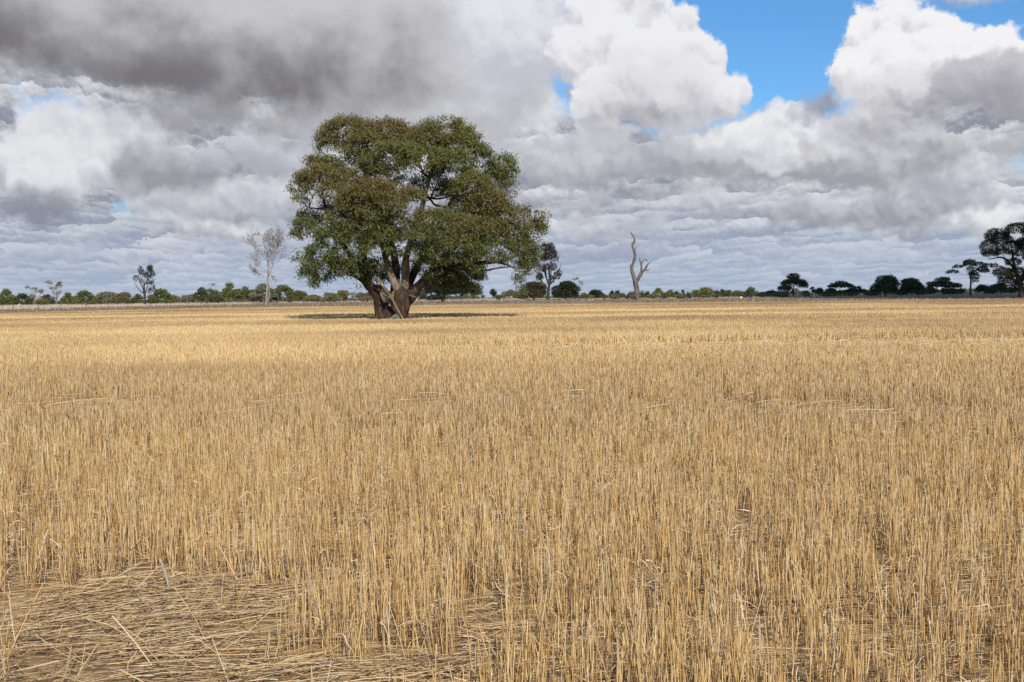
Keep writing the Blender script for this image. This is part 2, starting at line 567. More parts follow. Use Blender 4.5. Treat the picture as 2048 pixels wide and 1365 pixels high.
def straw_mat(name, bright=1.0, grey=0.0):
    mt, q = new_mat(name)
    c = ramp(q, attr(q, 'rnd'), [(0.0, (0.13, 0.070, 0.028)), (0.14, (0.30, 0.172, 0.066)), (0.30, (0.60, 0.362, 0.122)),
                                 (0.6, (0.86, 0.595, 0.270)), (0.82, (0.90, 0.70, 0.39)), (1.0, (0.92, 0.82, 0.62))])
    tn = attr(q, 'tint')
    c = q.mix(tn, c, (0.36, 0.230, 0.115, 1))
    c = q.mix(1.0, c, (0.97, 0.965, 0.97, 1), 'MULTIPLY')
    if grey: c = q.mix(grey, c, (0.52, 0.45, 0.36, 1))
    if bright != 1.0: c = q.mix(1.0, c, (bright,) * 3 + (1,), 'MULTIPLY')
    return finish(mt, q, c, 0.42, 0.5, transl=(0.08, c))


M_STRAW = straw_mat('straw')
M_LITTER = straw_mat('straw_litter', 0.95, 0.14)
M_HUSK = straw_mat('leaf_sheath', 1.0, 0.30)


def bark_mat(name, c0, c1, c2, scale=3.0, stretch=0.25, bd=0.06, bs=0.8):
    mt, q = new_mat(name)
    p = pos(q)
    x, y, z = q.sep(p)
    v = q.vec(x, y, q.mul(z, stretch))
    a = n3(q, v, scale * 2.2, 6, 0.65, 0.6)
    b = n3(q, p, scale * 0.35, 3, 0.5)
    c = ramp(q, q.add(q.mul(a, 0.7), q.mul(b, 0.3)), [(0.34, c0), (0.5, c1), (0.66, c2)])
    return finish(mt, q, c, 0.9, 0.15, bump=a, bstr=bs, bdist=bd)


M_BARK = bark_mat('rough_bark', (0.014, 0.009, 0.006), (0.048, 0.030, 0.020), (0.13, 0.092, 0.066), 2.2)
M_LIMB = bark_mat('limb_bark', (0.022, 0.014, 0.010), (0.065, 0.043, 0.030), (0.15, 0.11, 0.082), 3.0)
M_SMOOTH = bark_mat('smooth_pale_bark', (0.06, 0.042, 0.03), (0.20, 0.15, 0.11), (0.38, 0.31, 0.24), 2.2, 0.2)
M_DEAD = bark_mat('weathered_wood', (0.07, 0.06, 0.05), (0.16, 0.14, 0.115), (0.28, 0.245, 0.205), 3.0, 0.12)
M_PALE = bark_mat('bleached_wood', (0.22, 0.18, 0.15), (0.42, 0.37, 0.32), (0.60, 0.55, 0.49), 2.0, 0.2)
M_DARKWOOD = bark_mat('dark_bark', (0.02, 0.015, 0.012), (0.05, 0.038, 0.03), (0.10, 0.08, 0.065), 2.0)
M_FALLEN = bark_mat('stripped_wood', (0.06, 0.042, 0.028), (0.17, 0.12, 0.08), (0.34, 0.265, 0.185), 5.0)


def leaf_mat(name, stops, tr=0.25):
    mt, q = new_mat(name)
    f = q.add(q.mul(attr(q, 'tint'), 0.75), q.mul(attr(q, 'rnd'), 0.25))
    c = ramp(q, f, stops)
    br = q.mix(1.0, c, (1.0, 1.15, 0.55, 1), 'MULTIPLY')
    return finish(mt, q, c, 0.5, 0.25, transl=(tr, br))


M_GUM = leaf_mat('gum_leaves', [(0.0, (0.088, 0.118, 0.034)), (0.3, (0.128, 0.142, 0.043)), (0.55, (0.156, 0.140, 0.044)),
                                (0.8, (0.166, 0.119, 0.040)), (1.0, (0.178, 0.110, 0.045))])
LEAFS = {
    'olive': leaf_mat('olive_leaves', [(0.0, (0.075, 0.093, 0.030)), (0.5, (0.129, 0.143, 0.045)), (1.0, (0.204, 0.197, 0.068))]),
    'green': leaf_mat('green_leaves', [(0.0, (0.046, 0.058, 0.025)), (0.5, (0.079, 0.093, 0.039)), (1.0, (0.136, 0.141, 0.057))]),
    'grey': leaf_mat('grey_green_leaves', [(0.0, (0.136, 0.136, 0.080)), (0.5, (0.192, 0.192, 0.115)), (1.0, (0.272, 0.256, 0.168))]),
    'tan': leaf_mat('tan_leaves', [(0.0, (0.122, 0.101, 0.046)), (0.5, (0.180, 0.149, 0.067)), (1.0, (0.259, 0.216, 0.098))]),
    'deep': leaf_mat('deep_green_leaves', [(0.0, (0.036, 0.050, 0.019)), (0.5, (0.060, 0.077, 0.029)), (1.0, (0.102, 0.118, 0.043))], 0.12),
    'dark': leaf_mat('dark_leaves', [(0.0, (0.014, 0.019, 0.008)), (0.5, (0.024, 0.031, 0.012)), (1.0, (0.042, 0.048, 0.018))], 0.12),
    'brown': leaf_mat('brown_leaves', [(0.0, (0.032, 0.026, 0.014)), (0.5, (0.055, 0.044, 0.022)), (1.0, (0.085, 0.068, 0.034))], 0.12),
    'lime': leaf_mat('yellow_green_leaves', [(0.0, (0.102, 0.115, 0.034)), (0.5, (0.170, 0.183, 0.055)), (1.0, (0.255, 0.255, 0.085))]),
    'ash': leaf_mat('withered_leaves', [(0.0, (0.13, 0.105, 0.075)), (0.5, (0.21, 0.175, 0.13)), (1.0, (0.32, 0.28, 0.22))]),
    'char': leaf_mat('thin_dark_leaves', [(0.0, (0.025, 0.022, 0.018)), (0.5, (0.045, 0.040, 0.030)), (1.0, (0.075, 0.066, 0.048))], 0.1),
}

# ------------------------------------------------------------------ the ground: one sheet to the horizon, zones by world position
rng = RS(11)
EDGE_X = np.array([-205, -79, -61, -44, 0, 32, 55, 87, 205.0])
EDGE_Y = np.array([-20, 148, 176, 204, 201, 184, 174, 160, 100.0]) * 0.79    # where the stubble ends


def fence_y_right(x): return 244.0 - (x + 2.6) * 0.73
def fence_y_left(x): return 201.0 + (x + 87.8) * 1.804




def grid_lines(a, b, n, p):
    t = np.linspace(-1, 1, n)
    return np.sign(t) * np.abs(t) ** p * b


gx = grid_lines(0, 9000, 141, 3.4); gy = np.concatenate([-np.linspace(0.2, 1, 12)[::-1] ** 2 * 3000, np.linspace(0, 1, 260) ** 3.2 * 9000])
GX, GY = np.meshgrid(gx, gy)


def hor(px): return 586 - 0.0141 * (px - 1024)


def base_line(px):
    return np.interp(px, [0, 400, 700, 1000, 1300, 1500, 1800, 2048], [611.5, 607.5, 604.5, 599.5, 597.5, 595.5, 591.5, 588.5])


def ground_z(x, y):
    """flat paddock; beyond the tree line the land falls away very gently"""
    yy = np.maximum(y, 1.0)
    px = np.clip(1024 + FPX * x / yy, -400, 2400)
    drop = EYE - yy * (base_line(px) - 1.0 - hor(px)) / FPX
    return np.where(y > 150, np.minimum(drop, 0), 0.0)


GZ = ground_z(GX, GY)
idx = np.arange(GX.size).reshape(GX.shape)
q_ = np.stack([idx[:-1, :-1], idx[:-1, 1:], idx[1:, 1:], idx[1:, :-1]], -1).reshape(-1, 4)
edge_of = np.interp(GX, EDGE_X, EDGE_Y)
mt, q = new_mat('ground_soil_and_dry_grass')
p = pos(q)
x, y, z = q.sep(p)
# stubble paddock edge, written again as a node ramp over x
cv = q.nt.nodes.new('ShaderNodeFloatCurve')
c_ = cv.mapping.curves[0]
xs = (EDGE_X[1:-1] + 100) / 210; ys = EDGE_Y[1:-1] / 250
while len(c_.points) < len(xs): c_.points.new(0.5, 0.5)
for pt_, a_, b_ in zip(c_.points, xs, ys):
    pt_.location = (a_, b_); pt_.handle_type = 'VECTOR'
cv.mapping.update()
q.put(cv.inputs['Value'], q.mul(q.add(x, 100.0), 1 / 210))
ey = q.mul(cv.outputs[0], 250.0)
wob = q.mul(q.sub(n3(q, p, 0.08, 4), 0.5), 8.0)
past = q.ss(q.sub(q.add(y, wob), ey), -2.0, 2.0)
fdist = q.sub(y, q.sub(244.0, q.mul(q.add(x, 2.6), 0.73)))           # beyond the right fence
fdl = q.sub(y, q.add(201.0, q.mul(q.add(x, 87.8), 1.804)))          # beyond the left fence
beyond = q.ss(q.m('MAXIMUM', q.add(fdist, wob), q.add(fdl, wob)), 0.0, 6.0)
fn = n3(q, p, 9.0, 6, 0.7, 0.5)
mn = n3(q, p, 0.9, 5, 0.6)
st = q.vec(q.mul(x, 6.0), q.mul(y, 30.0), 0.0)
sn = n3(q, st, 1.0, 5, 0.7, 1.0)
soil = ramp(q, fn, [(0.3, (0.075, 0.040, 0.022)), (0.55, (0.185, 0.105, 0.062)), (0.75, (0.32, 0.195, 0.12))])
strawc = ramp(q, sn, [(0.35, (0.20, 0.13, 0.06)), (0.5, (0.40, 0.28, 0.13)), (0.65, (0.60, 0.45, 0.22))])
near = q.mix(q.ss(q.add(q.mul(sn, 0.6), q.mul(mn, 0.4)), 0.42, 0.56), soil, strawc)
far_straw = q.mix(q.ss(y, 20.0, 60.0), near, q.mix(mn, (0.38, 0.27, 0.12, 1), (0.55, 0.41, 0.19, 1)))
verge = q.mix(q.ss(mn, 0.3, 0.7), (0.15, 0.105, 0.07, 1), (0.24, 0.175, 0.12, 1))
bd = q.add(q.m('MAXIMUM', fdist, fdl), q.mul(wob, 2.0))
paleg = q.mix(q.ss(n3(q, p, 0.12, 4), 0.35, 0.65), (0.44, 0.36, 0.27, 1), (0.30, 0.24, 0.19, 1))
dry = q.mix(q.ss(bd, 45.0, 85.0), (0.20, 0.150, 0.110, 1), paleg)
gc = q.mix(past, far_straw, verge)
gc = q.mix(beyond, gc, dry)
finish(mt, q, gc, 0.95, 0.1, bump=fn, bstr=0.6, bdist=0.02)
ground_o = mesh_obj('ground', np.stack([GX, GY, GZ], -1).reshape(-1, 3), q_, mt)
tag(ground_o, 'flat harvested paddock of soil and dry grass running to the horizon', 'ground', kind='structure')

# ------------------------------------------------------------------ stubble
TREE_D = 74.0
TREE_XY = at(784, 636, TREE_D)[:2]


def ell(px, py, rx, ry):
    """flattened patch given by centre and radii in photo pixels on the ground plane"""
    c = ground(px, py); a = ground(px + rx, py); f = ground(px, py - ry); n_ = ground(px, py + ry)
    return c[0], (f[1] + n_[1]) / 2, abs(a[0] - c[0]), abs(f[1] - n_[1]) / 2


def gap_(px, py, rx, d1=None):
    """flattened gap whose near edge shows (at stem-top height) at photo pixel px, py"""
    hor = 586 - 0.0141 * (px - 1024)
    y0 = 1.5 * FPX / (py + 4 - hor); y1 = 1.9 * FPX / (py - 2 - hor) if d1 is None else y0 + d1
    yc = (y0 + y1) / 2
    return (px - 1024) / FPX * yc, yc, rx / FPX * yc, (y1 - y0) / 2 * 1.1


PATCH = [ell(230, 1300, 440, 140), ell(120, 1262, 420, 84), ell(420, 1240, 200, 40), ell(250, 1480, 560, 200), ell(640, 1385, 420, 62), ell(990, 1290, 75, 40), ell(890, 1365, 170, 22),
         ell(1748, 1290, 46, 72), ell(1762, 1160, 42, 34), ell(2010, 1270, 60, 55), ell(1850, 985, 26, 30), ell(1230, 1345, 110, 16),
         ell(1240, 1330, 36, 22), ell(1550, 1335, 60, 26), ell(1370, 1290, 26, 16)]
LODGE = [gap_(1480, 797, 50, 3.6), gap_(1620, 792, 40, 3), gap_(1290, 786, 40, 2), gap_(1720, 800, 50, 3.4), gap_(860, 790, 50, 2.5),
         gap_(120, 790, 60, 3), gap_(210, 786, 50, 2.5), gap_(300, 783, 50, 3), gap_(560, 785, 50, 2.5), gap_(1150, 775, 16, 3), gap_(1900, 800, 50, 3), ell(1060, 905, 16, 22),
         ell(880, 930, 16, 40), ell(1500, 560 + 500, 22, 20), ell(440, 1130, 26, 14), ell(770, 1130, 20, 12)]


def track_y(x):
    """middle of the trampled lane running across, and its half width"""
    c = 37.0 - 0.055 * (x - 0) + (fbm(x * 0.12, x * 0 + 3, 9) - 0.5) * 1.6
    return c, 4.0 * np.clip((x + 9) / 12, 0, 1) + 0.1


def mask(x, y):
    """1 where the stubble stands, 0 where it is flattened"""
    m_ = np.ones_like(x)
    w = (fbm(x * 2.3, y * 2.3, 5) - 0.5)
    for cx, cy, rx, ry in PATCH + LODGE:
        r = np.sqrt(((x - cx) / rx) ** 2 + ((y - cy) / ry) ** 2) + w * 0.9
        m_ = np.minimum(m_, np.clip((r - 0.90) / 0.10, 0, 1))
    c, wd = track_y(x)
    m_ = np.minimum(m_, np.clip((np.abs(y - c) - wd * (0.9 + 0.2 * fbm(x * 1.1, y, 2))) / 0.2, 0, 1) * 0.95 + 0.05)
    c2 = 63 + 0.03 * x
    m_ = np.minimum(m_, np.clip((np.abs(y - c2) - 4.5 * np.clip((x + 2) / 20, 0, 1)) / 0.6, 0.3, 1))
    # stubble slightly thinned over the big tree's cast shadow, meant to deepen it
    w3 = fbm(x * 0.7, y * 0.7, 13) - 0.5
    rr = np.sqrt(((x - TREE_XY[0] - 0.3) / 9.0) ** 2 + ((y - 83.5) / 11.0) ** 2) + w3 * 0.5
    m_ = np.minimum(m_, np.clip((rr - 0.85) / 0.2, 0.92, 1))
    return m_


def sample(Dn, Df, dens, seed):
    """random ground points between depths Dn..Df in the view wedge (with side margins), dens(D) per square metre"""
    r = RS(seed)
    ys, xs = [], []
    edges = np.geomspace(Dn, Df, 40)
    for a, b in zip(edges[:-1], edges[1:]):
        hw = 0.47 * b + 2.0 + 0.02 * b
        n = int(2 * hw * (b - a) * dens((a + b) / 2))
        xs.append(r.uniform(-hw, hw, n)); ys.append(r.uniform(a, b, n))
    return np.concatenate(xs), np.concatenate(ys)


def keep_field(x, y):
    e = np.interp(x, EDGE_X, EDGE_Y) + (fbm(x * 0.06, y * 0.06, 31) - 0.5) * 6
    t = (x - TREE_XY[0]) ** 2 + (y - TREE_XY[1]) ** 2 > 1.75 ** 2
    return (y < e) & t


def tone_of(x, y):
    """slow change of straw colour and height over the paddock: passes of the harvester and poorer soil"""
    s = y + 0.06 * x + (fbm(x * 0.03, y * 0.03, 40) - 0.5) * 10
    band = np.sin(s * 0.30 + 1.2) * 0.5 + np.sin(s * 0.83) * 0.25 + np.sin(s * 0.11 + 0.5) * 0.5
    return (band * 0.5 + (fbm(x * 0.12, y * 0.12, 50) - 0.5) * 1.6) * np.clip((y + 14) / 60, .35, 1)


acc = Acc()
r = RS(3)
# near: plants of several stems
px_, py_ = sample(2.6, 13.5, lambda D: 80, 1)
k_ = (r.rand(len(px_)) < np.maximum(mask(px_, py_), 0.03) * (0.30 + 1.35 * fbm(px_ * 1.9, py_ * 1.9, 71)))
px_, py_ = px_[k_], py_[k_]
ns = r.randint(2, 8, len(px_))
pi_ = np.repeat(np.arange(len(px_)), ns)
n = len(pi_)
clump_tone = r.rand(len(px_))
clump_h = r.normal(0, 0.03, len(px_))
clump_l = r.normal(0, 0.045, (len(px_), 2))
bx_ = px_[pi_] + r.normal(0, 0.020, n); by_ = py_[pi_] + r.normal(0, 0.020, n)
tn = tone_of(bx_, by_)
near_break = r.rand(n) < 0.28
h = np.clip(0.35 + clump_h[pi_] + r.normal(0, 0.028, n) + 0.02 * tn, 0.2, 0.56) * np.where(near_break, r.uniform(0.35, 0.95, n), 1)
edge_l = 1 - mask(bx_, by_)
lean = clump_l[pi_] + r.normal(0, 0.035, (n, 2)) + r.normal(0, 0.5, (n, 2)) * (edge_l ** 2)[:, None] * 0.5
lean += r.normal(0, 0.28, (n, 2)) * (r.rand(n, 1) < 0.06)
z0 = np.zeros(n) - 0.01
t_ = np.array([0, 0.45, 1.0])
bend = r.normal(0, 0.012, (n, 2))
P3 = np.stack([np.stack([bx_ + lean[:, 0] * h * t + bend[:, 0] * math.sin(t * 3.1), by_ + lean[:, 1] * h * t + bend[:, 1] * math.sin(t * 3.1),
                         z0 + h * t * np.sqrt(np.clip(1 - (lean ** 2).sum(1) * 0.5, 0.2, 1))], -1) for t in t_], 1)
rad = r.uniform(0.0016, 0.0034, n)
V_, F_ = tubes(P3, rad[:, None] * np.array([1.1, 1.0, 0.85]), 3, r)
rv = np.clip(r.rand(n) * 0.75 + clump_tone[pi_] * 0.25, 0, 1)
acc.add(V_, F_, rnd=np.repeat(rv, 9), tint=np.repeat(np.clip(0.18 + 0.25 * tn + 0.1 * r.randn(n), 0, 0.8), 9))
# middle and far: width grows with distance so that a stem never falls far below a pixel
WPX = 0.46 / 1138


def wid(D): return np.maximum(0.0062, WPX * np.minimum(D, 30 + (D - 30) * 0.8))


for (a, b, sd) in ((13.5, 30, 21), (30, 70, 22), (70, 168, 23)):
    sx, sy = sample(a, b, lambda D: (1.75 + .5 * min(1, D / 60)) / wid(D), sd)
    r = RS(sd + 100)
    k_ = (r.rand(len(sx)) < mask(sx, sy) * (0.7 + 0.6 * fbm(sx * 0.8, sy * 0.8, 71))) & keep_field(sx, sy)
    sx, sy = sx[k_], sy[k_]; n = len(sx)
    tn = tone_of(sx, sy)
    h = np.clip(0.335 + r.normal(0, 0.04, n) + 0.035 * tn, 0.12, 0.6) * np.where(r.rand(n) < 0.3, r.uniform(0.4, 0.97, n), 1)
    lean = r.normal(0, 0.06, (n, 2)) + r.normal(0, 0.35, (n, 2)) * (r.rand(n, 1) < 0.05) + r.normal(0, 0.5, (n, 2)) * ((1 - mask(sx, sy))[:, None])
    base = np.stack([sx, sy, np.full(n, -0.01)], -1)
    top = base + np.stack([lean[:, 0] * h, lean[:, 1] * h, h + 0.01], -1)
    w = wid(sy) * r.uniform(0.65, 1.3, n)
    calm = np.clip((sy - 12) / 50, 0, .62)            # beyond arm's length one drawn stem stands for several, so its colour is nearer the mean
    rv = r.rand(n) * (1 - calm) + .76 * calm; tt = np.clip(0.24 + (0.5 + .35 * np.clip((sy - 40) / 40, 0, 1)) * tn + 0.1 * r.randn(n) + .38 * np.exp(-((sy - 50) / 5.5) ** 2) * np.clip((sx + 12) / 22, .15, 1) + .40 * np.clip((sy - 105 + sx * .2) / 30, 0, 1) + 0.22 * np.clip((sx - 5) / 40, 0, 1) * np.clip((sy - 50) / 40, 0, 1), 0, 0.9)  # last tint term: thin cloud shade at far right put into the straw colour
    V_, F_ = tubes(np.stack([base, top], 1), np.stack([w, w], 1) / 1.8, 3, r); nv = 6
    acc.add(V_, F_, rnd=np.repeat(rv, nv), tint=np.repeat(tt, nv))
stub = acc.obj('stubble', M_STRAW)
tag(stub, 'standing golden wheat stubble covering the whole paddock', 'stubble', kind='stuff')


# ------------------------------------------------------------------ loose straw lying on the ground, and dry leaf sheaths
def lying(sx, sy, r, zmax, length, rad, spread=0.45, amount=None):
    n = len(sx)
    L = r.uniform(*length, n)
    yaw = r.normal(0, spread, n) + np.where(r.rand(n) < 0.15, r.uniform(-1.5, 1.5, n), 0)
    pit = np.abs(r.normal(0, 0.07, n))
    d = np.stack([np.cos(yaw) * np.cos(pit), np.sin(yaw) * np.cos(pit), np.sin(pit)], -1) * L[:, None] / 2
    c = np.stack([sx, sy, r.uniform(0.003, zmax, n) + np.abs(d[:, 2])], -1)
    mid = c + np.stack([r.normal(0, 0.006, n), r.normal(0, 0.012, n), r.normal(0.004, 0.004, n)], -1)
    return tubes(np.stack([c - d, mid, c + d], 1), np.repeat(rad[:, None], 3, 1), 3, r)


acc = Acc()
r = RS(77)
for (dens, ln, rd, zm, sp_, cut, sd) in ((1100, (0.03, 0.16), (0.0009, 0.0018), 0.02, 0.9, .35, 5), (340, (0.10, 0.48), (0.0015, 0.0034), 0.05, 0.36, 0.0, 15)):
    sx, sy = sample(2.6, 13.5, lambda D: dens, sd)
    mk = mask(sx, sy)
    bare = np.clip((fbm(sx * 0.9, sy * 2.2, 91) - 0.60) / 0.05, 0, 1)          # spots where the red soil shows
    thick = 0.45 + 1.1 * fbm(sx * 2.1, sy * 5.0, 92, 3)
    k_ = r.rand(len(sx)) < np.where(mk < 0.5, thick * (1 - bare * 0.95), 0.22)
    sx, sy = sx[k_], sy[k_]; n = len(sx)
    V_, F_ = lying(sx, sy, r, zm, ln, r.uniform(*rd, n), sp_)
    acc.add(V_, F_, rnd=np.repeat(np.clip(r.rand(n) * (0.62 if sd == 5 else 0.95), 0, 1), 9), tint=np.repeat(r.uniform(0.1, 0.85 if sd == 5 else .45, n), 9))
# longer bent straws propped up at an angle over the flattened part
n = 420
sx = r.uniform(-3.2, 3.0, n); sy = r.uniform(4.6, 8.2, n); k_ = mask(sx, sy) < .5; sx, sy = sx[k_], sy[k_]; n = len(sx)
yaw = r.uniform(-3.14, 3.14, n); pit = r.uniform(.08, 1.1, n) ** 1.4; L_ = r.uniform(.12, .42, n)
b_ = np.stack([sx, sy, np.full(n, .0)], -1); e_ = b_ + np.stack([np.cos(yaw) * np.cos(pit), np.sin(yaw) * np.cos(pit), np.sin(pit)], -1) * L_[:, None]
V_, F_ = tubes(np.stack([b_, (b_ + e_) / 2 + r.normal(0, .008, b_.shape), e_], 1), np.repeat(r.uniform(.0016, .0034, n)[:, None], 3, 1), 3, r)
acc.add(V_, F_, rnd=np.repeat(r.uniform(.3, 1, n), 9), tint=np.repeat(r.uniform(0, .3, n), 9))
sx, sy = sample(13.5, 30, lambda D: 150, 6)
mk = mask(sx, sy)
k_ = r.rand(len(sx)) < np.where(mk < 0.6, 0.5, 0.1)
sx, sy = sx[k_], sy[k_]; n = len(sx)
V_, F_ = lying(sx, sy, r, 0.12, (0.15, 0.45), r.uniform(0.003, 0.006, n))
acc.add(V_, F_, rnd=np.repeat(r.uniform(0.1, .85, n), 9), tint=np.repeat(r.uniform(0.1, 0.6, n), 9))
sx, sy = sample(30, 46, lambda D: 6, 7)
c, wd = track_y(sx)
k_ = (np.abs(sy - c) < wd * 1.06) & (wd > 0.5)
sx, sy = sx[k_], sy[k_]; n = len(sx)
V_, F_ = lying(sx, sy, r, 0.05, (0.25, 0.6), r.uniform(0.006, 0.012, n), 0.3)
acc.add(V_, F_, rnd=np.repeat(r.uniform(0.5, 1, n), 9), tint=np.repeat(r.uniform(0, 0.3, n), 9))
n = 130                                                                    # straws caught on the near lip of the lane
sx = r.uniform(-6, 22, n); c, wd = track_y(sx); sy = c - wd + r.normal(0, 0.6, n)
V_, F_ = lying(sx, sy, r, 0.05, (0.3, 0.8), r.uniform(0.005, 0.010, n), 0.5)
V_[:, 2] += np.repeat(r.uniform(0.08, 0.36, n), 9)
acc.add(V_, F_, rnd=np.repeat(r.uniform(0.75, 1, n), 9), tint=np.repeat(r.uniform(0, 0.1, n), 9))
for cx, cy, rx, ry in LODGE[:10]:
    n = int(11 * rx * 2) + 8
    sx = r.normal(cx, rx * 0.7, n); sy = cy - ry + r.normal(0, 1.1, n)
    V_, F_ = lying(sx, sy, r, 0.05, (0.15, 0.5), r.uniform(0.003, 0.006, n), 0.9)
    V_[:, 2] += np.repeat(r.uniform(0.05, 0.34, n), 9)
    acc.add(V_, F_, rnd=np.repeat(r.uniform(0.6, 1, n), 9), tint=np.repeat(r.uniform(0, 0.2, n), 9))
tag(acc.obj('loose_straw', M_LITTER), 'loose straw lying flattened over bare brown soil in the foreground', 'straw', kind='stuff')

acc = Acc()
r = RS(78)
sx, sy = sample(2.6, 22, lambda D: 300 if D < 9 else (190 if D < 14 else 90), 8)
mk = mask(sx, sy)
k_ = r.rand(len(sx)) < np.where(mk < 0.5, 0.5, 0.9)
sx, sy, mk = sx[k_], sy[k_], mk[k_]; n = len(sx)
zb = np.where(mk < 0.5, r.uniform(0.0, 0.04, n), r.uniform(0.0, 0.30, n) * r.rand(n) ** 0.5)
yaw = r.uniform(0, 6.283, n); L = r.uniform(0.05, 0.20, n)
d = np.stack([np.cos(yaw), np.sin(yaw)], -1)
up = r.uniform(-0.3, 0.9, n) * (mk > 0.5)
pts = []
for t in (0, 0.33, 0.66, 1.0):
    hz = zb + L * (up * t - 0.9 * t * t * r.uniform(0.3, 1.0, n) * (mk > 0.5))
    pts.append(np.stack([sx + d[:, 0] * L * t * 0.8 + r.normal(0, 0.008, n), sy + d[:, 1] * L * t * 0.8 + r.normal(0, 0.008, n), np.maximum(hz, 0.004)], -1))
P4 = np.stack(pts, 1)
w = r.uniform(0.002, 0.006, n) * np.where(sy > 9, 1.4, 1.0)
sd = norm(np.stack([-d[:, 1], d[:, 0], r.normal(0, 0.8, n)], -1))
V_, F_ = ribbons(P4, w[:, None] * np.array([0.9, 1.0, 0.8, 0.25]), sd)
acc.add(V_, F_, rnd=np.repeat(r.uniform(0.15, 1, n), 8), tint=np.repeat(r.uniform(0, 0.6, n), 8))
tag(acc.obj('dry_leaf_sheaths', M_HUSK), 'curled dry leaf sheaths caught among the stubble stems', 'dry leaves', kind='stuff')

# ------------------------------------------------------------------ dry grass along and beyond the fences
acc = Acc()
r = RS(79)


def tufts(sx, sy, hh, w, rr, tt):
    n = len(sx)
    base = np.stack([sx, sy, ground_z(sx, sy) - 0.02], -1)
    top = base + np.stack([r.normal(0, 0.3, n) * hh, r.normal(0, 0.3, n) * hh, hh], -1)
    yaw = r.uniform(-1.2, 1.2, n)
    V_, F_ = ribbons(np.stack([base, top], 1), np.stack([w, w * 0.5], 1), np.stack([np.cos(yaw), np.sin(yaw), 0 * yaw], -1))
    acc.add(V_, F_, rnd=np.repeat(rr, 4), tint=np.repeat(tt, 4))


n = 190000
sx = r.uniform(-170, 210, n); sy = r.uniform(120, 400, n)
inw = np.abs(sx) < 0.5 * sy + 4
fd = sy - fence_y_right(sx); fl = sy - fence_y_left(sx)
bey = np.maximum(fd, fl)
ed = sy - np.interp(sx, EDGE_X, EDGE_Y)
k_ = inw & (bey > -1) & (r.rand(n) < 0.10 + 0.8 * (bey > 60 + 30 * (fbm(sx * .05, sy * .05, 8) - .5))) & (fbm(sx * 0.1, sy * 0.1, 3) > 0.34)
m_ = int(k_.sum())
tufts(sx[k_], sy[k_], r.uniform(0.06, 0.26, m_) * np.where(sx[k_] > 20, 0.6, 1.0), r.uniform(0.10, 0.26, m_), r.uniform(0.55, 1, m_),
      np.clip(r.uniform(0.0, 0.35, m_) + np.clip((sx[k_] + 10) / 60, 0, .45), 0, 1))
tag(acc.obj('dry_grass', straw_mat('bleached_grass', 0.72, 0.55)), 'bleached dry grass standing beyond the wire fences', 'grass', kind='stuff')
acc = Acc()
k_ = inw & (bey < -1) & (ed > -4) & (r.rand(n) < 0.85)
m_ = int(k_.sum())
tufts(sx[k_], sy[k_], r.uniform(0.08, 0.22, m_), r.uniform(0.08, 0.2, m_), r.uniform(0.0, 0.35, m_), r.uniform(0.5, 1.0, m_))
tag(acc.obj('verge_weeds', straw_mat('brown_weeds', 0.50, 0.35)), 'low brown weeds on the strip between stubble and fence', 'weeds', kind='stuff')

# ------------------------------------------------------------------ three bleached sticks standing in the near stubble
M_STICK = bark_mat('bleached_stick', (0.30, 0.25, 0.20), (0.52, 0.45, 0.38), (0.70, 0.63, 0.55), 30.0, 0.1)
for k_, (x0, y0, x1, y1, w_, lab) in enumerate(((343, 1190, 320, 1118, 3.2, 'pale grey stick leaning left at the back edge of the flattened patch'),
                                                (632, 1228, 615, 1140, 3.6, 'bleached upright stick at the right corner of the flattened patch'),
                                                (688, 1308, 699, 1250, 3.0, 'short pale stick leaning right against the foreground stubble clump'))):
    b_ = ground(x0, y0); e_ = at(x1, y1, b_[1] + .02)
    V_, F_, _a, _b = limb([b_ - [0, 0, .02], (b_ * .6 + e_ * .4) + [.004, 0, 0], e_], np.array([w_, w_ * .95, w_ * .6]) / FPX * b_[1], 7, .12, 70 + k_, 4)
    o_ = mesh_obj('stick', V_, F_, M_STICK, None, smooth=True, origin=b_)
    tag(o_, lab, 'stick')

# ------------------------------------------------------------------ the big spreading gum
PPM = FPX / TREE_D


def ground_at(px, D): return np.array([(px - 1024) / FPX * D, D, 0.05])




def tp(px, py, d=0.0):
    """point of the big tree seen at px, py, d metres behind (+) or before (-) the trunk"""
    return at(px, py, TREE_D + d)


tb = at(784, 636, TREE_D); tb[2] = 0
gum = empty('gum_tree', tb, 'huge spreading gum tree with bronze-green crown alone in the stubble', 'tree')
gz = 0.0
trunk_parts = Acc()


def put_limb(acc_, pix, rpx, seed, sides=12, rough=0.06, sub=6, flute=0.03):
    pts = [tp(*p_) for p_ in pix]
    V_, F_, c_, r_ = limb(pts, np.array(rpx) / PPM, sides, rough, seed, sub, flute)
    acc_.add(V_, F_)
    return c_, r_


skel = []          # centre points, radius of everything a branch can grow from


def note(cr, cut=0.0):
    c_, r_ = cr
    n = len(c_)
    for i in range(int(n * cut), n): skel.append((c_[i], r_[i]))


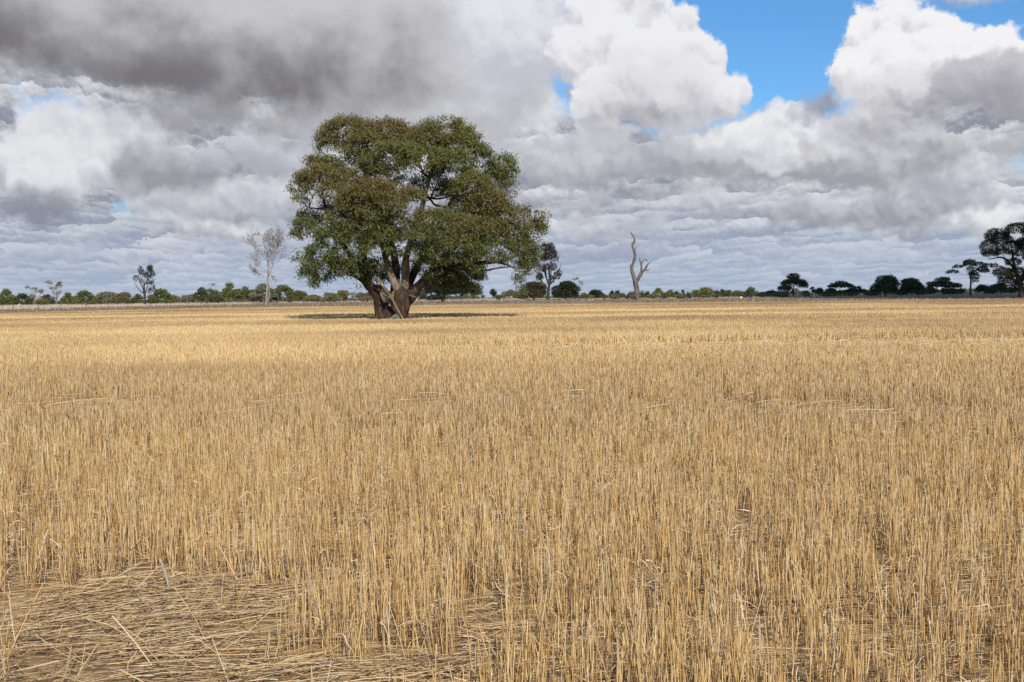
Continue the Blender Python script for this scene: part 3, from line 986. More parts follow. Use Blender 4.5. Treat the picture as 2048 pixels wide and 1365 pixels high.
# butt: two massive stems grown together
lowb = 655
put_limb(trunk_parts, [(772, lowb, 0), (771, 632, 0), (767, 615, 0), (766, 598, 0.0), (757, 584, 0.1), (748, 576, 0.1)], [22, 19.5, 19, 19, 15, 10], 1, 22, 0.05, 7, 0.05)
put_limb(trunk_parts, [(797, lowb, -0.2), (797, 632, -0.2), (800, 615, -0.2), (802, 598, -0.2), (806, 584, -0.1), (808, 574, 0)], [20, 18.5, 19, 19.5, 16, 11], 2, 22, 0.05, 7, 0.05)
put_limb(trunk_parts, [(784, lowb, 0.5), (784, 630, 0.5), (786, 605, 0.5), (790, 585, 0.5)], [25, 23, 24, 20], 3, 20, 0.05, 7, 0.05)
for i, (x0, x1, w) in enumerate(((752, 758, 7), (815, 808, 7), (778, 776, 8), (790, 793, 6))):       # root flares
    put_limb(trunk_parts, [(x0, lowb, -0.6), (x1, 628, -0.5), (x1, 606, -0.1)], [w, w * 0.7, 3], 20 + i, 10, 0.08, 5)
trunk_parts.obj('trunk', M_BARK, gum, smooth=True)
LIMBS = [
    # left limb and its fork
    (M_LIMB, [(764, 594, 0), (748, 580, 0.1), (736, 570, 0), (729, 555, -0.3), (730, 535, -0.6), (727, 505, -0.8), (722, 480, -1), (700, 450, -1.4), (680, 420, -1.6)], [15, 11, 9, 7.5, 6.5, 5.5, 5, 4, 2.4], 0.45),
    (M_LIMB, [(736, 571, 0), (722, 560, -0.6), (709, 552, -1.2), (696, 540, -1.8), (675, 525, -2.4)], [6, 4.5, 3.6, 3, 1.8], 0.4),
    # pale leaning limb, left of centre
    (M_SMOOTH, [(798, 600, -0.2), (794, 580, -0.3), (787, 562, -0.5), (779, 546, -0.6), (775, 530, -0.6), (768, 505, -0.5), (762, 470, -0.8), (752, 435, -1.5), (740, 405, -2.5)], [8.5, 8, 7.5, 6.8, 6.0, 5.2, 4.4, 3.6, 2.2], 0.55),
    # pale upright limb
    (M_SMOOTH, [(808, 592, -0.1), (811, 572, -0.2), (810, 555, -0.3), (811, 535, -0.4), (813, 512, -0.4), (822, 480, 0), (835, 440, 0.6), (848, 400, 0.6), (858, 360, 0.6), (872, 318, 0.4), (880, 290, 0.2)], [8.5, 8.8, 8.2, 7.6, 6.8, 6, 5.4, 4.8, 4, 2.8, 1.8], 0.42),
    # heavy right limb sprawling out
    (M_LIMB, [(806, 604, 0.0), (822, 590, 0), (836, 575, -0.2), (852, 558, -0.4), (872, 548, -0.5), (900, 538, -0.8), (940, 529, -1), (985, 524, -1.4), (1020, 518, -1.5), (1045, 500, -1.4)], [15, 13, 10, 8.5, 7, 6, 5, 3.8, 2.8, 1.6], 0.4),
    (M_LIMB, [(852, 559, -0.3), (880, 530, 0.5), (905, 500, 1), (940, 465, 1.0), (985, 430, 0.8), (1010, 395, 0.6)], [7, 6, 5.2, 4.4, 3.2, 1.8], 0.3),
    # rear limbs to the top
    (M_LIMB, [(790, 600, 0.6), (792, 560, 1.2), (790, 520, 2), (775, 460, 2.6), (750, 400, 2.8), (728, 340, 2.8), (715, 300, 2.6)], [12, 9, 7.5, 6.2, 5, 3.6, 2], 0.4),
    (M_LIMB, [(806, 590, 0.6), (826, 550, 1.6), (850, 505, 2.2), (880, 450, 2.6), (905, 400, 2.6), (925, 350, 2.2), (932, 315, 2)], [11, 8, 7, 6, 4.8, 3.4, 2], 0.4),
    (M_LIMB, [(740, 570, 0), (716, 535, 0.6), (690, 495, 1.0), (665, 450, 0.8), (650, 410, 0.4), (643, 380, 0.0)], [7, 6, 5, 4, 3, 1.8], 0.35),
    (M_LIMB, [(990, 524, -1.4), (1015, 530, -1.6), (1040, 545, -1.7)], [2.6, 1.8, 0.9], 0.3),
    (M_LIMB, [(915, 537, -0.9), (955, 543, -1.2), (1000, 536, -1.5), (1030, 534, -1.7)], [2.6, 2.1, 1.5, 0.8], 0.3),
]
for i, (mt_, pix, rp, cut) in enumerate(LIMBS):
    A = Acc(); note(put_limb(A, pix, rp, 40 + i, 12, 0.05, 6, 0.02), cut)
    A.obj('limb', mt_, gum, smooth=True)
# broken stubs of pale split wood on the trunk
for k_, (pix, rp) in enumerate((([(780, 612, -1.0), (784, 596, -1.1), (787, 583, -1.0)], [3.6, 3.6, 2.6]), ([(770, 606, -0.9), (763, 592, -1.0), (759, 579, -0.8)], [3.4, 2.4, 0.6]),
                                ([(800, 578, -0.4), (799, 568, -0.5), (797, 558, -0.5)], [3, 2.2, 0.6]), ([(820, 592, -0.5), (828, 594, -0.9), (836, 597, -1.1)], [2.4, 1.8, 0.8]))):
    A = Acc(); put_limb(A, pix, rp, 90 + k_, 7, 0.15, 4)
    A.obj('broken_stub', M_FALLEN, gum, smooth=True)

# crown: domes of foliage (px, py, rx, ry, depth, tint, amount)
LOBES = [
    (700, 268, 58, 34, 2.6, .72, 1), (770, 270, 56, 34, 2.4, .95, 1), (735, 292, 60, 30, 1.6, .85, .9), (660, 284, 28, 34, 2.0, .55, .9), (722, 318, 40, 20, 2.6, .5, .5),
    (886, 272, 62, 36, 0.6, .62, 1), (850, 290, 44, 30, -0.4, .6, .9), (925, 292, 44, 34, 0.4, .5, 1), (786, 312, 56, 32, -1.8, .32, 1), (745, 335, 30, 24, -1.6, .22, .9),
    (845, 325, 56, 32, -1.6, .42, 1), (905, 330, 50, 34, -1.0, .45, 1), (955, 325, 36, 38, 0.2, .35, 1), (1008, 338, 27, 32, 0.8, .30, 1), (1018, 378, 18, 30, 0.8, .22, .9), (985, 362, 30, 28, 0.6, .3, .8),
    (628, 326, 17, 15, 1.4, .7, 1), (660, 330, 28, 17, 1.6, .5, .8),
    (640, 358, 52, 26, -0.4, .85, 1), (600, 372, 26, 26, 0.0, .7, 1), (690, 358, 34, 22, 0.4, .8, .9), (618, 400, 32, 28, -0.2, .45, .85), (668, 385, 36, 22, -1.2, .7, .8),
    (745, 384, 48, 26, -3.6, .95, 1), (712, 405, 40, 28, -3.2, .8, 1), (770, 412, 42, 30, -3.8, .75, .95), (822, 392, 28, 16, -3.4, .9, .9), (735, 440, 46, 28, -3.4, .45, .95), (790, 440, 34, 24, -3.2, .5, .75),
    (858, 440, 38, 24, -3.2, .5, .85), (845, 470, 36, 22, -3.4, .3, .8), (880, 478, 34, 24, -2.6, .25, .8),
    (945, 372, 44, 28, -1.6, .55, 1), (975, 405, 44, 30, -1.8, .75, 1), (930, 415, 40, 30, -1.0, .6, .8), (900, 380, 30, 22, 1.0, .3, .7), (1002, 430, 34, 28, -1.4, .65, .95),
    (1055, 442, 38, 30, 0.0, .9, 1), (1030, 455, 34, 28, -1.0, .7, 1), (1070, 470, 24, 34, 0.2, .5, 1), (1048, 500, 30, 28, -0.4, .35, .85), (1066, 516, 17, 26, 0.2, .3, .75), (1044, 545, 12, 24, -0.6, .2, .5), (1020, 500, 18, 22, -1, .3, .5),
    (940, 456, 48, 26, -2.2, .7, 1), (985, 462, 36, 24, -1.6, .55, .9), (920, 490, 48, 24, -2.4, .45, .95), (965, 495, 36, 22, -2.0, .35, .85), (1000, 490, 24, 18, -1.4, .3, .5), (948, 515, 34, 16, -2, .25, .7),
    (612, 460, 28, 26, -0.2, .2, .85), (606, 508, 22, 18, -0.4, .1, .85), (622, 535, 20, 18, -0.6, .12, .8), (632, 560, 10, 16, -0.6, .15, .6), (640, 500, 22, 20, 0.8, .2, .4), (594, 470, 13, 12, 0, .05, .8),
    (690, 440, 44, 28, -2.4, .4, 1), (672, 475, 38, 26, -2.4, .22, .95), (705, 480, 36, 26, -2.6, .15, 1), (680, 515, 32, 22, -2.4, .08, 1), (712, 525, 26, 18, -2.0, .06, .85), (655, 530, 20, 18, -1.6, .1, .8), (650, 560, 8, 10, -1.4, .1, .4),
    (760, 470, 40, 26, -2.8, .3, .95), (750, 500, 34, 22, -2.8, .18, .9), (800, 480, 30, 22, -2.6, .25, .7), (780, 508, 26, 16, -2.0, .15, .6), (845, 502, 34, 20, -2.6, .2, .8), (870, 520, 30, 20, -2.0, .2, .8),
    (880, 540, 38, 20, 0.8, .25, .9), (925, 545, 44, 22, 1.2, .3, .9), (905, 568, 36, 16, 2.0, .2, .8), (950, 560, 18, 18, 1.8, .25, .7), (850, 525, 26, 22, 2.2, .2, .6), (784, 540, 24, 18, 3.0, .1, .7), (765, 560, 16, 14, 2.4, .15, .6), (745, 545, 13, 14, 0.6, .4, .6), (722, 578, 8, 8, 0.1, .4, .5), (738, 560, 11, 14, -0.4, .5, .55), (828, 535, 14, 22, 1.5, .3, .5),
    (1038, 562, 9, 18, -.8, .15, .5), (1046, 582, 5, 11, -.8, .1, .4), (628, 568, 9, 12, -.6, .1, .5), (700, 546, 22, 10, -1.8, .05, .6), (668, 546, 12, 10, -1.6, .05, .5), (1062, 535, 12, 18, 0, .3, .6), (1005, 512, 18, 12, -1.2, .3, .5),
    (728, 540, 22, 16, -1.2, .1, .7), (755, 530, 18, 16, -1.6, .12, .6), (612, 548, 16, 14, -.4, .1, .7), (688, 535, 26, 14, -2.2, .06, .8), (870, 548, 26, 16, -1.0, .2, .7), (900, 556, 30, 16, -.4, .2, .8), (940, 538, 26, 14, -1.8, .25, .7), (1052, 524, 20, 22, -.4, .3, .8),
    (962, 517, 34, 13, -2.2, .25, .8), (1003, 520, 24, 11, -2.0, .3, .6), (905, 518, 30, 14, -1.6, .2, .7),
    (760, 360, 50, 34, 3.2, .3, .6), (860, 380, 54, 36, 3.6, .25, .55), (950, 440, 50, 34, 3.6, .2, .6), (680, 420, 44, 30, 3.4, .25, .55), (880, 450, 44, 30, 3.8, .2, .45), (780, 450, 40, 28, 3.8, .2, .35), (1010, 480, 34, 26, 2.6, .2, .5), (620, 440, 30, 24, 2.4, .2, .5),
]
rt = RS(2024)
fork = tp(790, 590)
lob = []
for L_ in LOBES:
    c = tp(L_[0], L_[1], L_[4] * 0.79 * 1.15)
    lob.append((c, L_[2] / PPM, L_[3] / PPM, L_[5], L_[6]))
lob.sort(key=lambda a: np.linalg.norm(a[0] - fork))
tw_p, tw_r = [], []       # twigs: 4-point paths and radii
tuft_c, tuft_t, tuft_s = [], [], []
branches = Acc()
sk_p = np.array([s_[0] for s_ in skel]); sk_r = np.array([s_[1] for s_ in skel])
for li, (c, rx, rz, tint, amt) in enumerate(lob):
    base = c + np.array([0, 0, -0.55 * rz])
    d = np.linalg.norm(sk_p - base, axis=1) + 1.2 * np.maximum(sk_p[:, 2] - base[2], 0)      # grow from below
    j = int(np.argmin(d)); s0 = sk_p[j]; r0 = min(sk_r[j] * 0.7, 0.035 + 0.045 * rx)
    v = base - s0; Ld = np.linalg.norm(v)
    mid1 = s0 + v * 0.35 + np.array([0, 0, -0.05 * Ld]) + rt.normal(0, 0.06, 3) * Ld
    mid2 = s0 + v * 0.7 + rt.normal(0, 0.07, 3) * Ld
    V_, F_, cc_, rr_ = limb([s0, mid1, mid2, base], [r0, r0 * 0.85, r0 * 0.7, r0 * 0.5], 6, 0.05, 500 + li, 4)
    branches.add(V_, F_)
    sk_p = np.vstack([sk_p, cc_[3:]]); sk_r = np.concatenate([sk_r, rr_[3:]])
    # tufts over the dome
    area = rx * (rx + rz) * 3.6
    nt_ = int(area * 12.5 * amt) + 8
    u = rt.rand(nt_); th = rt.uniform(0, 2 * math.pi, nt_)
    cz = -0.55 + 1.55 * u ** 0.8
    sz = np.sqrt(np.clip(1 - cz * cz, 0, 1))
    dirs = np.stack([sz * np.cos(th), sz * np.sin(th), cz], -1)
    lum = 0.80 + 0.34 * fbm(th * 1.3 + li * 7, cz * 2.2 + li, 60, 3) + rt.normal(0, 0.05, nt_) - 0.28 * rt.rand(nt_) ** 2
    pc = c + dirs * lum[:, None] * np.array([rx, rx * 0.95, rz])
    pc = pc[pc[:, 2] > 1.4]
    clump = fbm(pc[:, 0] * 0.95 + pc[:, 1] * 0.6, pc[:, 2] * 1.25 - pc[:, 1] * 0.55, 123, 3)
    pc = pc[clump + rt.normal(0, 0.03, len(pc)) > 0.345]; nt_ = len(pc)
    if nt_ == 0: continue
    tuft_c.append(pc)
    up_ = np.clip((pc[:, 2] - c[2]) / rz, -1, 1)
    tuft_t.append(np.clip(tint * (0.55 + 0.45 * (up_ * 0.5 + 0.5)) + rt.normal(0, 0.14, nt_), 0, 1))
    tuft_s.append(np.full(nt_, 1.0))
    # sub-branches to knots inside the dome, and twigs to the tufts
    nk = int(5 + rx * 3.4)
    kd = norm(rt.normal(0, 1, (nk, 3)) + np.array([0, 0, 0.5])); kn = base + kd * np.array([rx, rx, rz]) * rt.uniform(0.35, 0.7, (nk, 1)) + np.array([0, 0, 0.35 * rz])
    m1 = base + (kn - base) * 0.5 + rt.normal(0, 0.10, (nk, 3)) * rx
    tw_p.append(np.stack([np.repeat(base[None], nk, 0), m1, (m1 + kn) / 2 + rt.normal(0, 0.03, (nk, 3)), kn], 1)); rb = r0 * 0.42
    tw_r.append(np.repeat(np.array([[rb, rb * 0.8, rb * 0.65, rb * 0.5]]), nk, 0))
    kk = np.argmin(((pc[:, None] - kn[None]) ** 2).sum(-1), 1)
    a = kn[kk]; b = pc + np.array([0, 0, -0.05]); m2 = a + (b - a) * 0.5 + rt.normal(0, 0.06, a.shape)
    tw_p.append(np.stack([a, (a + m2) / 2, m2, b], 1)); tw_r.append(np.repeat(np.array([[0.016, 0.013, 0.010, 0.006]]), len(a), 0))
P_ = np.concatenate(tw_p); R_ = np.concatenate(tw_r)
V_, F_ = tubes(P_, R_, 3, rt)
branches.add(V_, F_)
branches.obj('branches', M_LIMB, gum)


def leaves(centers, tint, n_per, spread, length, width, rng_, droop=0.8, flat=0.7):
    """hanging narrow leaves round tuft centres: two-quad bent blades"""
    m_ = len(centers); idx = np.repeat(np.arange(m_), n_per); n = len(idx)
    off = rng_.normal(0, 1, (n, 3)) * spread * np.array([1, 1, flat])
    c = centers[idx] + off
    ax = norm(rng_.normal(0, 0.75, (n, 3)) + np.array([0, 0, -droop]))
    L_ = rng_.uniform(0.6, 1.3, n)[:, None] * length
    side = norm(np.cross(ax, rng_.normal(0, 1, (n, 3))))
    nrm = np.cross(ax, side)
    p0 = c; p1 = c + ax * L_ * 0.5 + nrm * L_ * 0.08; p2 = c + ax * L_
    w = rng_.uniform(0.7, 1.25, n)[:, None] * width * np.array([0.35, 1.0, 0.12])
    V_, F_ = ribbons(np.stack([p0, p1, p2], 1), w, side)
    tt = np.clip(tint[idx] + rng_.normal(0, 0.07, n), 0, 1)
    return V_, F_, np.repeat(tt, 6), np.repeat(rng_.rand(n), 6)


tc_ = np.concatenate(tuft_c); tt_ = np.concatenate(tuft_t)
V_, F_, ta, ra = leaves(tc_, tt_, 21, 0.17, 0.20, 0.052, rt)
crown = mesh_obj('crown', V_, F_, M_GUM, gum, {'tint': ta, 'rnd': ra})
print('big tree tufts', len(tc_), 'leaf quads', len(F_))

# fallen limb leaning on the trunk, and old wood lying at its foot
A = Acc(); dz = -1.5
put_limb(A, [(806, 640, dz - .3), (799, 626, dz - .2), (791, 612, dz), (784, 598, dz), (777, 587, dz), (766, 572, dz), (758, 561, dz + .1), (753, 554, dz + .1)], [1.7, 2.0, 2.3, 2.6, 3.0, 3.2, 3.2, 2.6], 301, 8, 0.10, 5)
put_limb(A, [(783, 597, dz), (775, 593, dz - .1), (768, 589, dz - .2), (763, 584, dz - .2)], [1.8, 1.5, 1.3, .8], 302, 6, 0.10, 4)
put_limb(A, [(773, 592, dz), (769, 598, dz - .1), (770, 606, dz - .1)], [1.2, 1.1, .8], 303, 6, 0.10, 4)
fb = A.obj('fallen_limb', M_FALLEN, None, smooth=True)
tag(fb, 'bare stripped dead limb leaning against the front of the huge trunk', 'dead branch')
A = Acc()
put_limb(A, [(776, 641, -1.7), (784, 637, -1.7), (790, 634, -1.6), (797, 637, -1.5), (803, 640, -1.5)], [2, 3.4, 4.2, 3.4, 2], 311, 9, 0.3, 4)
fl_ = A.obj('old_stump', M_DEAD, None, smooth=True)
tag(fl_, 'lump of weathered grey wood at the foot of the huge trunk', 'log')

# shed leaves and bark laid over the tree's cast shadow to darken it
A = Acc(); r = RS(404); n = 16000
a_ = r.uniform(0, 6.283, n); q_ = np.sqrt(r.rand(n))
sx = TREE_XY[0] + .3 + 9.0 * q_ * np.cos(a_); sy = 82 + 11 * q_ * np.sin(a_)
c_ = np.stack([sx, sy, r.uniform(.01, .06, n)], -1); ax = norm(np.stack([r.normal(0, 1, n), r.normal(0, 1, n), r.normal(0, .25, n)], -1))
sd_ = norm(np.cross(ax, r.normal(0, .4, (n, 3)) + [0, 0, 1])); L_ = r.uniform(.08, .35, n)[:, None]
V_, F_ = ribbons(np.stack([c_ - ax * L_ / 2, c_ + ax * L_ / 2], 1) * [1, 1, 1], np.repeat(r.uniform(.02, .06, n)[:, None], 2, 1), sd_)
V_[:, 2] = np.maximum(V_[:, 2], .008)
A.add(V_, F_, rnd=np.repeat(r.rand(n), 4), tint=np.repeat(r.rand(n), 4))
tag(A.obj('shade_leaf_litter', leaf_mat('shade_leaf_litter', [(0.0, (0.05, 0.032, 0.02)), (0.5, (0.12, 0.08, 0.05)), (1.0, (0.22, 0.16, 0.10))], .05)), 'brown shed leaves and bark deepening the shadow of the huge gum', 'leaf litter', kind='stuff')
for k_, (px_a, py_a, px_b, py_b, dd, lab) in enumerate(((700, 633, 735, 631, 4, 'thin dead branch lying left of the huge trunk'), (835, 634, 880, 631, 3, 'dead branch lying right of the huge trunk'))):
    V_, F_, _a, _b = limb([ground_at(px_a, TREE_D + dd), ground_at((px_a + px_b) / 2, TREE_D + dd + .4) + [0, 0, .25], ground_at(px_b, TREE_D + dd) + [0, 0, .45]], [.09, .07, .02], 7, .1, 600 + k_, 4)
    tag(mesh_obj('fallen_branch', V_, F_, M_DEAD, None, smooth=True), lab, 'branch')

# ------------------------------------------------------------------ trees along the far side of the paddock
TREES = []     # (x px, style, top py, width px, base py or None, leaf, look, adjective)


def T(px, style, top, w, leaf, look, base=None, **k):
    TREES.append(dict(px=px, style=style, top=top, w=w, leaf=leaf, look=look, base=base or base_line(px), **k))


# left
T(4, 'bush', 594, 34, 'olive', 'low spreading olive bush')
T(13, 'gum', 578, 28, 'olive', 'rounded olive gum')
T(45, 'gum', 587, 34, 'green', 'low green gum')
T(68, 'sparse', 567, 38, 'ash', 'pale half-dead thin-crowned tree')
T(95, 'gum', 589, 26, 'green', 'small dark-green gum')
T(113, 'vase', 559, 38, 'ash', 'upright vase-shaped withered grey tree')
T(136, 'gum', 585, 24, 'olive', 'small flat-topped olive gum')
T(148, 'bush', 595, 26, 'tan', 'squat tan bush')
T(170, 'gum', 581, 44, 'olive', 'wide umbrella-crowned olive gum')
T(200, 'bush', 597, 30, 'tan', 'low tan bush')
T(215, 'bushy', 584, 38, 'grey', 'rounded grey-green gum')
T(250, 'bushy', 585, 34, 'tan', 'square-topped tan bushy tree')
T(277, 'gum', 588, 18, 'green', 'small dark gum')
T(290, 'ragged', 526, 42, 'char', 'tall dark ragged tree with tufted branches', 609)
T(322, 'gum', 578, 50, 'olive', 'wide olive gum with a domed crown')
T(348, 'bushy', 593, 22, 'grey', 'low grey scrubby tree')
T(372, 'bushy', 591, 22, 'grey', 'low grey thin tree')
T(386, 'bushy', 589, 24, 'tan', 'low tan shrubby tree')
T(403, 'gum', 575, 32, 'green', 'dark-green bushy gum')
T(425, 'scraggy', 558, 30, 'olive', 'scraggy-topped olive gum')
T(446, 'gum', 583, 28, 'olive', 'low round olive gum')
T(460, 'gum', 565, 34, 'olive', 'tall flat-topped olive gum')
T(476, 'bushy', 578, 28, 'olive', 'thick olive bushy gum')
T(491, 'gum', 573, 30, 'olive', 'layered olive gum')
T(506, 'bushy', 580, 30, 'green', 'dark leafy gum')
T(527, 'gum', 567, 40, 'grey', 'broad grey-green gum')
T(532, 'dead', 478, 64, None, 'tall bleached bare dead tree with fine twigs', 608)
T(553, 'bushy', 582, 30, 'green', 'dark-green gum')
T(566, 'gum', 570, 44, 'olive', 'wide-crowned olive gum on pale forked trunks')
T(580, 'bush', 594, 12, 'green', 'tiny dark-green bush')
T(597, 'bushy', 582, 32, 'olive', 'olive bushy tree')
T(612, 'bare', 587, 14, None, 'small bare grey twiggy tree')
T(628, 'bushy', 591, 30, 'tan', 'low tan-green bushy tree')
T(659, 'columns', 582, 26, 'tan', 'upright tan casuarina')
T(688, 'bushy', 581, 28, 'tan', 'rounded tan casuarina')
T(707, 'columns', 580, 10, 'grey', 'narrow pale column-shaped tree')
T(722, 'bushy', 586, 28, 'tan', 'broad tan-olive casuarina')
T(744, 'bushy', 580, 18, 'dark', 'dark narrow tree')
T(752, 'bush', 591, 9, 'lime', 'tiny bright green bush')
# behind the big tree, and right of it
T(862, 'gum', 564, 50, 'green', 'mid-green gum showing right of the huge trunk')
T(886, 'bushy', 534, 92, 'dark', 'large dark dense tree with thick reddish trunk', 605, trunkw=9)
T(922, 'bushy', 552, 54, 'dark', 'dark dense gum')
T(947, 'bushy', 566, 36, 'green', 'dark green round gum')
T(966, 'bare', 590, 12, None, 'small pale twiggy tree')
T(985, 'round', 578, 16, 'dark', 'small dark ball-crowned tree')
T(997, 'bush', 590, 14, 'olive', 'tiny olive bush')
T(1008, 'columns', 581, 8, 'tan', 'thin tan column-shaped tree')
T(1019, 'bushy', 580, 24, 'tan', 'small tan-brown tree')
T(1034, 'bush', 583, 17, 'lime', 'small pale green sapling')
T(1068, 'dome', 563, 60, 'brown', 'dense brown dome-shaped tree', 600)
T(1096, 'casuarina', 487, 60, 'char', 'tall wispy grey-brown casuarina', 600)
T(1132, 'dome', 562, 62, 'dark', 'dense dark dome-shaped tree', 600)
T(1152, 'sparse', 554, 28, 'lime', 'thin yellowish gum rising behind a dark dome')
T(1170, 'bush', 587, 15, 'olive', 'small olive bush')
T(1191, 'dome', 580, 34, 'dark', 'low wide dark bushy tree')
T(1209, 'bush', 590, 12, 'green', 'tiny green bush')
T(1224, 'gum', 580, 10, 'dark', 'small dark flat-topped tree')
T(1235, 'gum', 580, 12, 'dark', 'small dark round-topped tree')
T(1229, 'bush', 589, 24, 'tan', 'low tan-green scrub bush')
T(1244, 'bush', 587, 15, 'olive', 'small olive shrub')
T(1255, 'bush', 590, 10, 'green', 'tiny dark shrub')
T(1264, 'bushy', 584, 16, 'tan', 'small tan tree')
T(1283, 'gum', 582, 14, 'green', 'small dark-green gum')
T(1295, 'gum', 583, 14, 'dark', 'small dark gum')
T(1305, 'bush', 588, 18, 'tan', 'low tan bush')
T(1317, 'gum', 576, 22, 'lime', 'yellow-green flat-topped gum')
T(1327, 'bush', 586, 20, 'olive', 'low olive bush')
T(1341, 'bushy', 580, 18, 'olive', 'olive bushy gum')
T(1353, 'gum', 582, 13, 'dark', 'small dark-topped gum')
T(1366, 'scraggy', 578, 12, 'dark', 'thin dark ragged tree')
T(1377, 'gum', 584, 12, 'green', 'small dark-green tree')
T(1392, 'gum', 580, 22, 'lime', 'pale yellow-green gum')
T(1412, 'dome', 575, 32, 'lime', 'bright yellow-green dome-shaped tree')
T(1434, 'gum', 580, 14, 'green', 'small dark gum')
T(1445, 'scraggy', 575, 10, 'green', 'thin scraggly tree')
T(1456, 'bushy', 581, 20, 'green', 'low dark tree')
T(1477, 'bushy', 582, 24, 'olive', 'low olive round tree')
T(1502, 'gum', 574, 26, 'green', 'dark gum with a rounded top')
T(1522, 'bush', 585, 26, 'dark', 'low dark bush')
T(1541, 'bushy', 582, 26, 'dark', 'low dark bushy tree')
T(1562, 'bush', 585, 28, 'dark', 'low dark scrub bush')
T(1587, 'clumped', 546, 64, 'dark', 'dark gum of separate round leaf clumps', 594)
T(1612, 'bush', 582, 20, 'olive', 'small olive bush')
T(1625, 'scraggy', 573, 12, 'green', 'thin upright dark-green tree')
T(1638, 'bushy', 576, 22, 'green', 'small dark-green gum')
T(1682, 'gum', 562, 62, 'dark', 'wide flat-domed dark gum')
T(1714, 'gum', 573, 40, 'dark', 'low wide dark gum')
T(1652, 'bush', 585, 26, 'dark', 'low dark bush')
T(1742, 'bush', 584, 24, 'dark', 'low dark scrub bush')
T(1771, 'dome', 550, 60, 'dark', 'large dark round-crowned gum', 592)
T(1824, 'dome', 556, 56, 'dark', 'large dark dome-crowned gum', 592)
T(1860, 'bush', 573, 24, 'dark', 'dark ragged shrub')
T(1886, 'gum', 554, 72, 'dark', 'wide flat-topped dark gum', 591)
T(1920, 'bush', 578, 24, 'dark', 'low dark shrubby tree')
T(1941, 'umbrella', 519, 84, 'dark', 'slender umbrella-shaped gum on a tall bare trunk', 591)
T(1968, 'bushy', 570, 34, 'dark', 'dark bushy tree')
T(2001, 'bushy', 567, 36, 'dark', 'dark rounded tree')
T(2043, 'giant', 447, 168, 'dark', 'large dark gum with open layered crown at the right edge of the field', 597)
# low scrub filling gaps
for i, (px, top, w, leaf) in enumerate(((28, 597, 22, 'olive'), (82, 598, 24, 'tan'), (186, 598, 20, 'green'), (232, 598, 20, 'tan'), (264, 598, 20, 'green'), (308, 597, 22, 'green'), (336, 597, 20, 'olive'),
                                         (415, 593, 26, 'tan'), (436, 592, 24, 'green'), (520, 592, 30, 'green'), (541, 591, 24, 'tan'), (645, 596, 18, 'tan'), (674, 593, 20, 'grey'), (736, 592, 18, 'tan'),
                                         (870, 590, 36, 'dark'), (1044, 592, 24, 'tan'), (1156, 591, 20, 'tan'), (1181, 592, 18, 'tan'), (1273, 591, 22, 'tan'), (1360, 590, 24, 'tan'), (1424, 590, 18, 'tan'), (1400, 590, 22, 'tan'),
                                         (1490, 588, 24, 'green'), (1665, 584, 30, 'dark'), (1700, 583, 30, 'dark'), (1750, 582, 26, 'dark'), (1798, 580, 26, 'dark'), (1845, 580, 24, 'dark'), (1905, 578, 30, 'dark'), (1985, 576, 26, 'dark'), (2022, 575, 30, 'dark'))):
    T(px, 'bush', top, w, leaf, {'olive': 'low olive scrub bush', 'tan': 'low tan scrub bush', 'green': 'low green scrub bush', 'dark': 'low dark scrub bush', 'grey': 'low grey scrub bush'}[leaf])
TREES.sort(key=lambda t: t['px'])
ORD = ['', 'second ', 'third ', 'fourth ', 'fifth ', 'sixth ', 'seventh ', 'eighth ', 'ninth ', 'tenth ', 'eleventh ', 'twelfth ']
MARKS = [(290, 'the tall ragged tree'), (532, 'the bleached dead tree'), (783, 'the huge gum'), (1096, 'the wispy casuarina'), (1273, 'the dead snag'), (1587, 'the dark clumped gum'), (1941, 'the umbrella gum')]


def tree_label(i):
    t = TREES[i]
    if t['style'] in ('ragged', 'dead', 'casuarina', 'clumped', 'umbrella', 'giant') or t.get('full'):
        where = {'ragged': ' on the left skyline', 'dead': ' left of the huge gum', 'casuarina': ' right of the huge gum', 'clumped': ' standing right of centre',
                 'umbrella': ' near the right end', 'giant': ''}[t['style']]
        return t['look'] + where
    mp, mn = min(MARKS, key=lambda m_: abs(m_[0] - t['px']))
    side = 1 if t['px'] > mp else -1
    between = [u for u in TREES if (u['px'] - mp) * side > 0 and abs(u['px'] - mp) < abs(t['px'] - mp)]
    n = len(between)
    o = ORD[n] if n < len(ORD) else '%dth ' % (n + 1)
    word = 'right' if side > 0 else 'left'
    return '%s, %sto the %s of %s' % (t['look'], o if o else 'first ', word, mn)


M_TWIG = bark_mat('bleached_bark', (0.12, 0.095, 0.08), (0.25, 0.21, 0.18), (0.46, 0.41, 0.36), 2.0, 0.2)


for t_ in TREES:
    if 1570 < t_['px'] < 2040 and t_['leaf'] == 'dark': t_['leaf'] = 'deep'
    if t_['px'] < 760 and t_['style'] in ('gum', 'bushy', 'bush'): t_['w'] *= 1.0 + 0.35 * (((t_['px'] * 31) % 10) / 10)


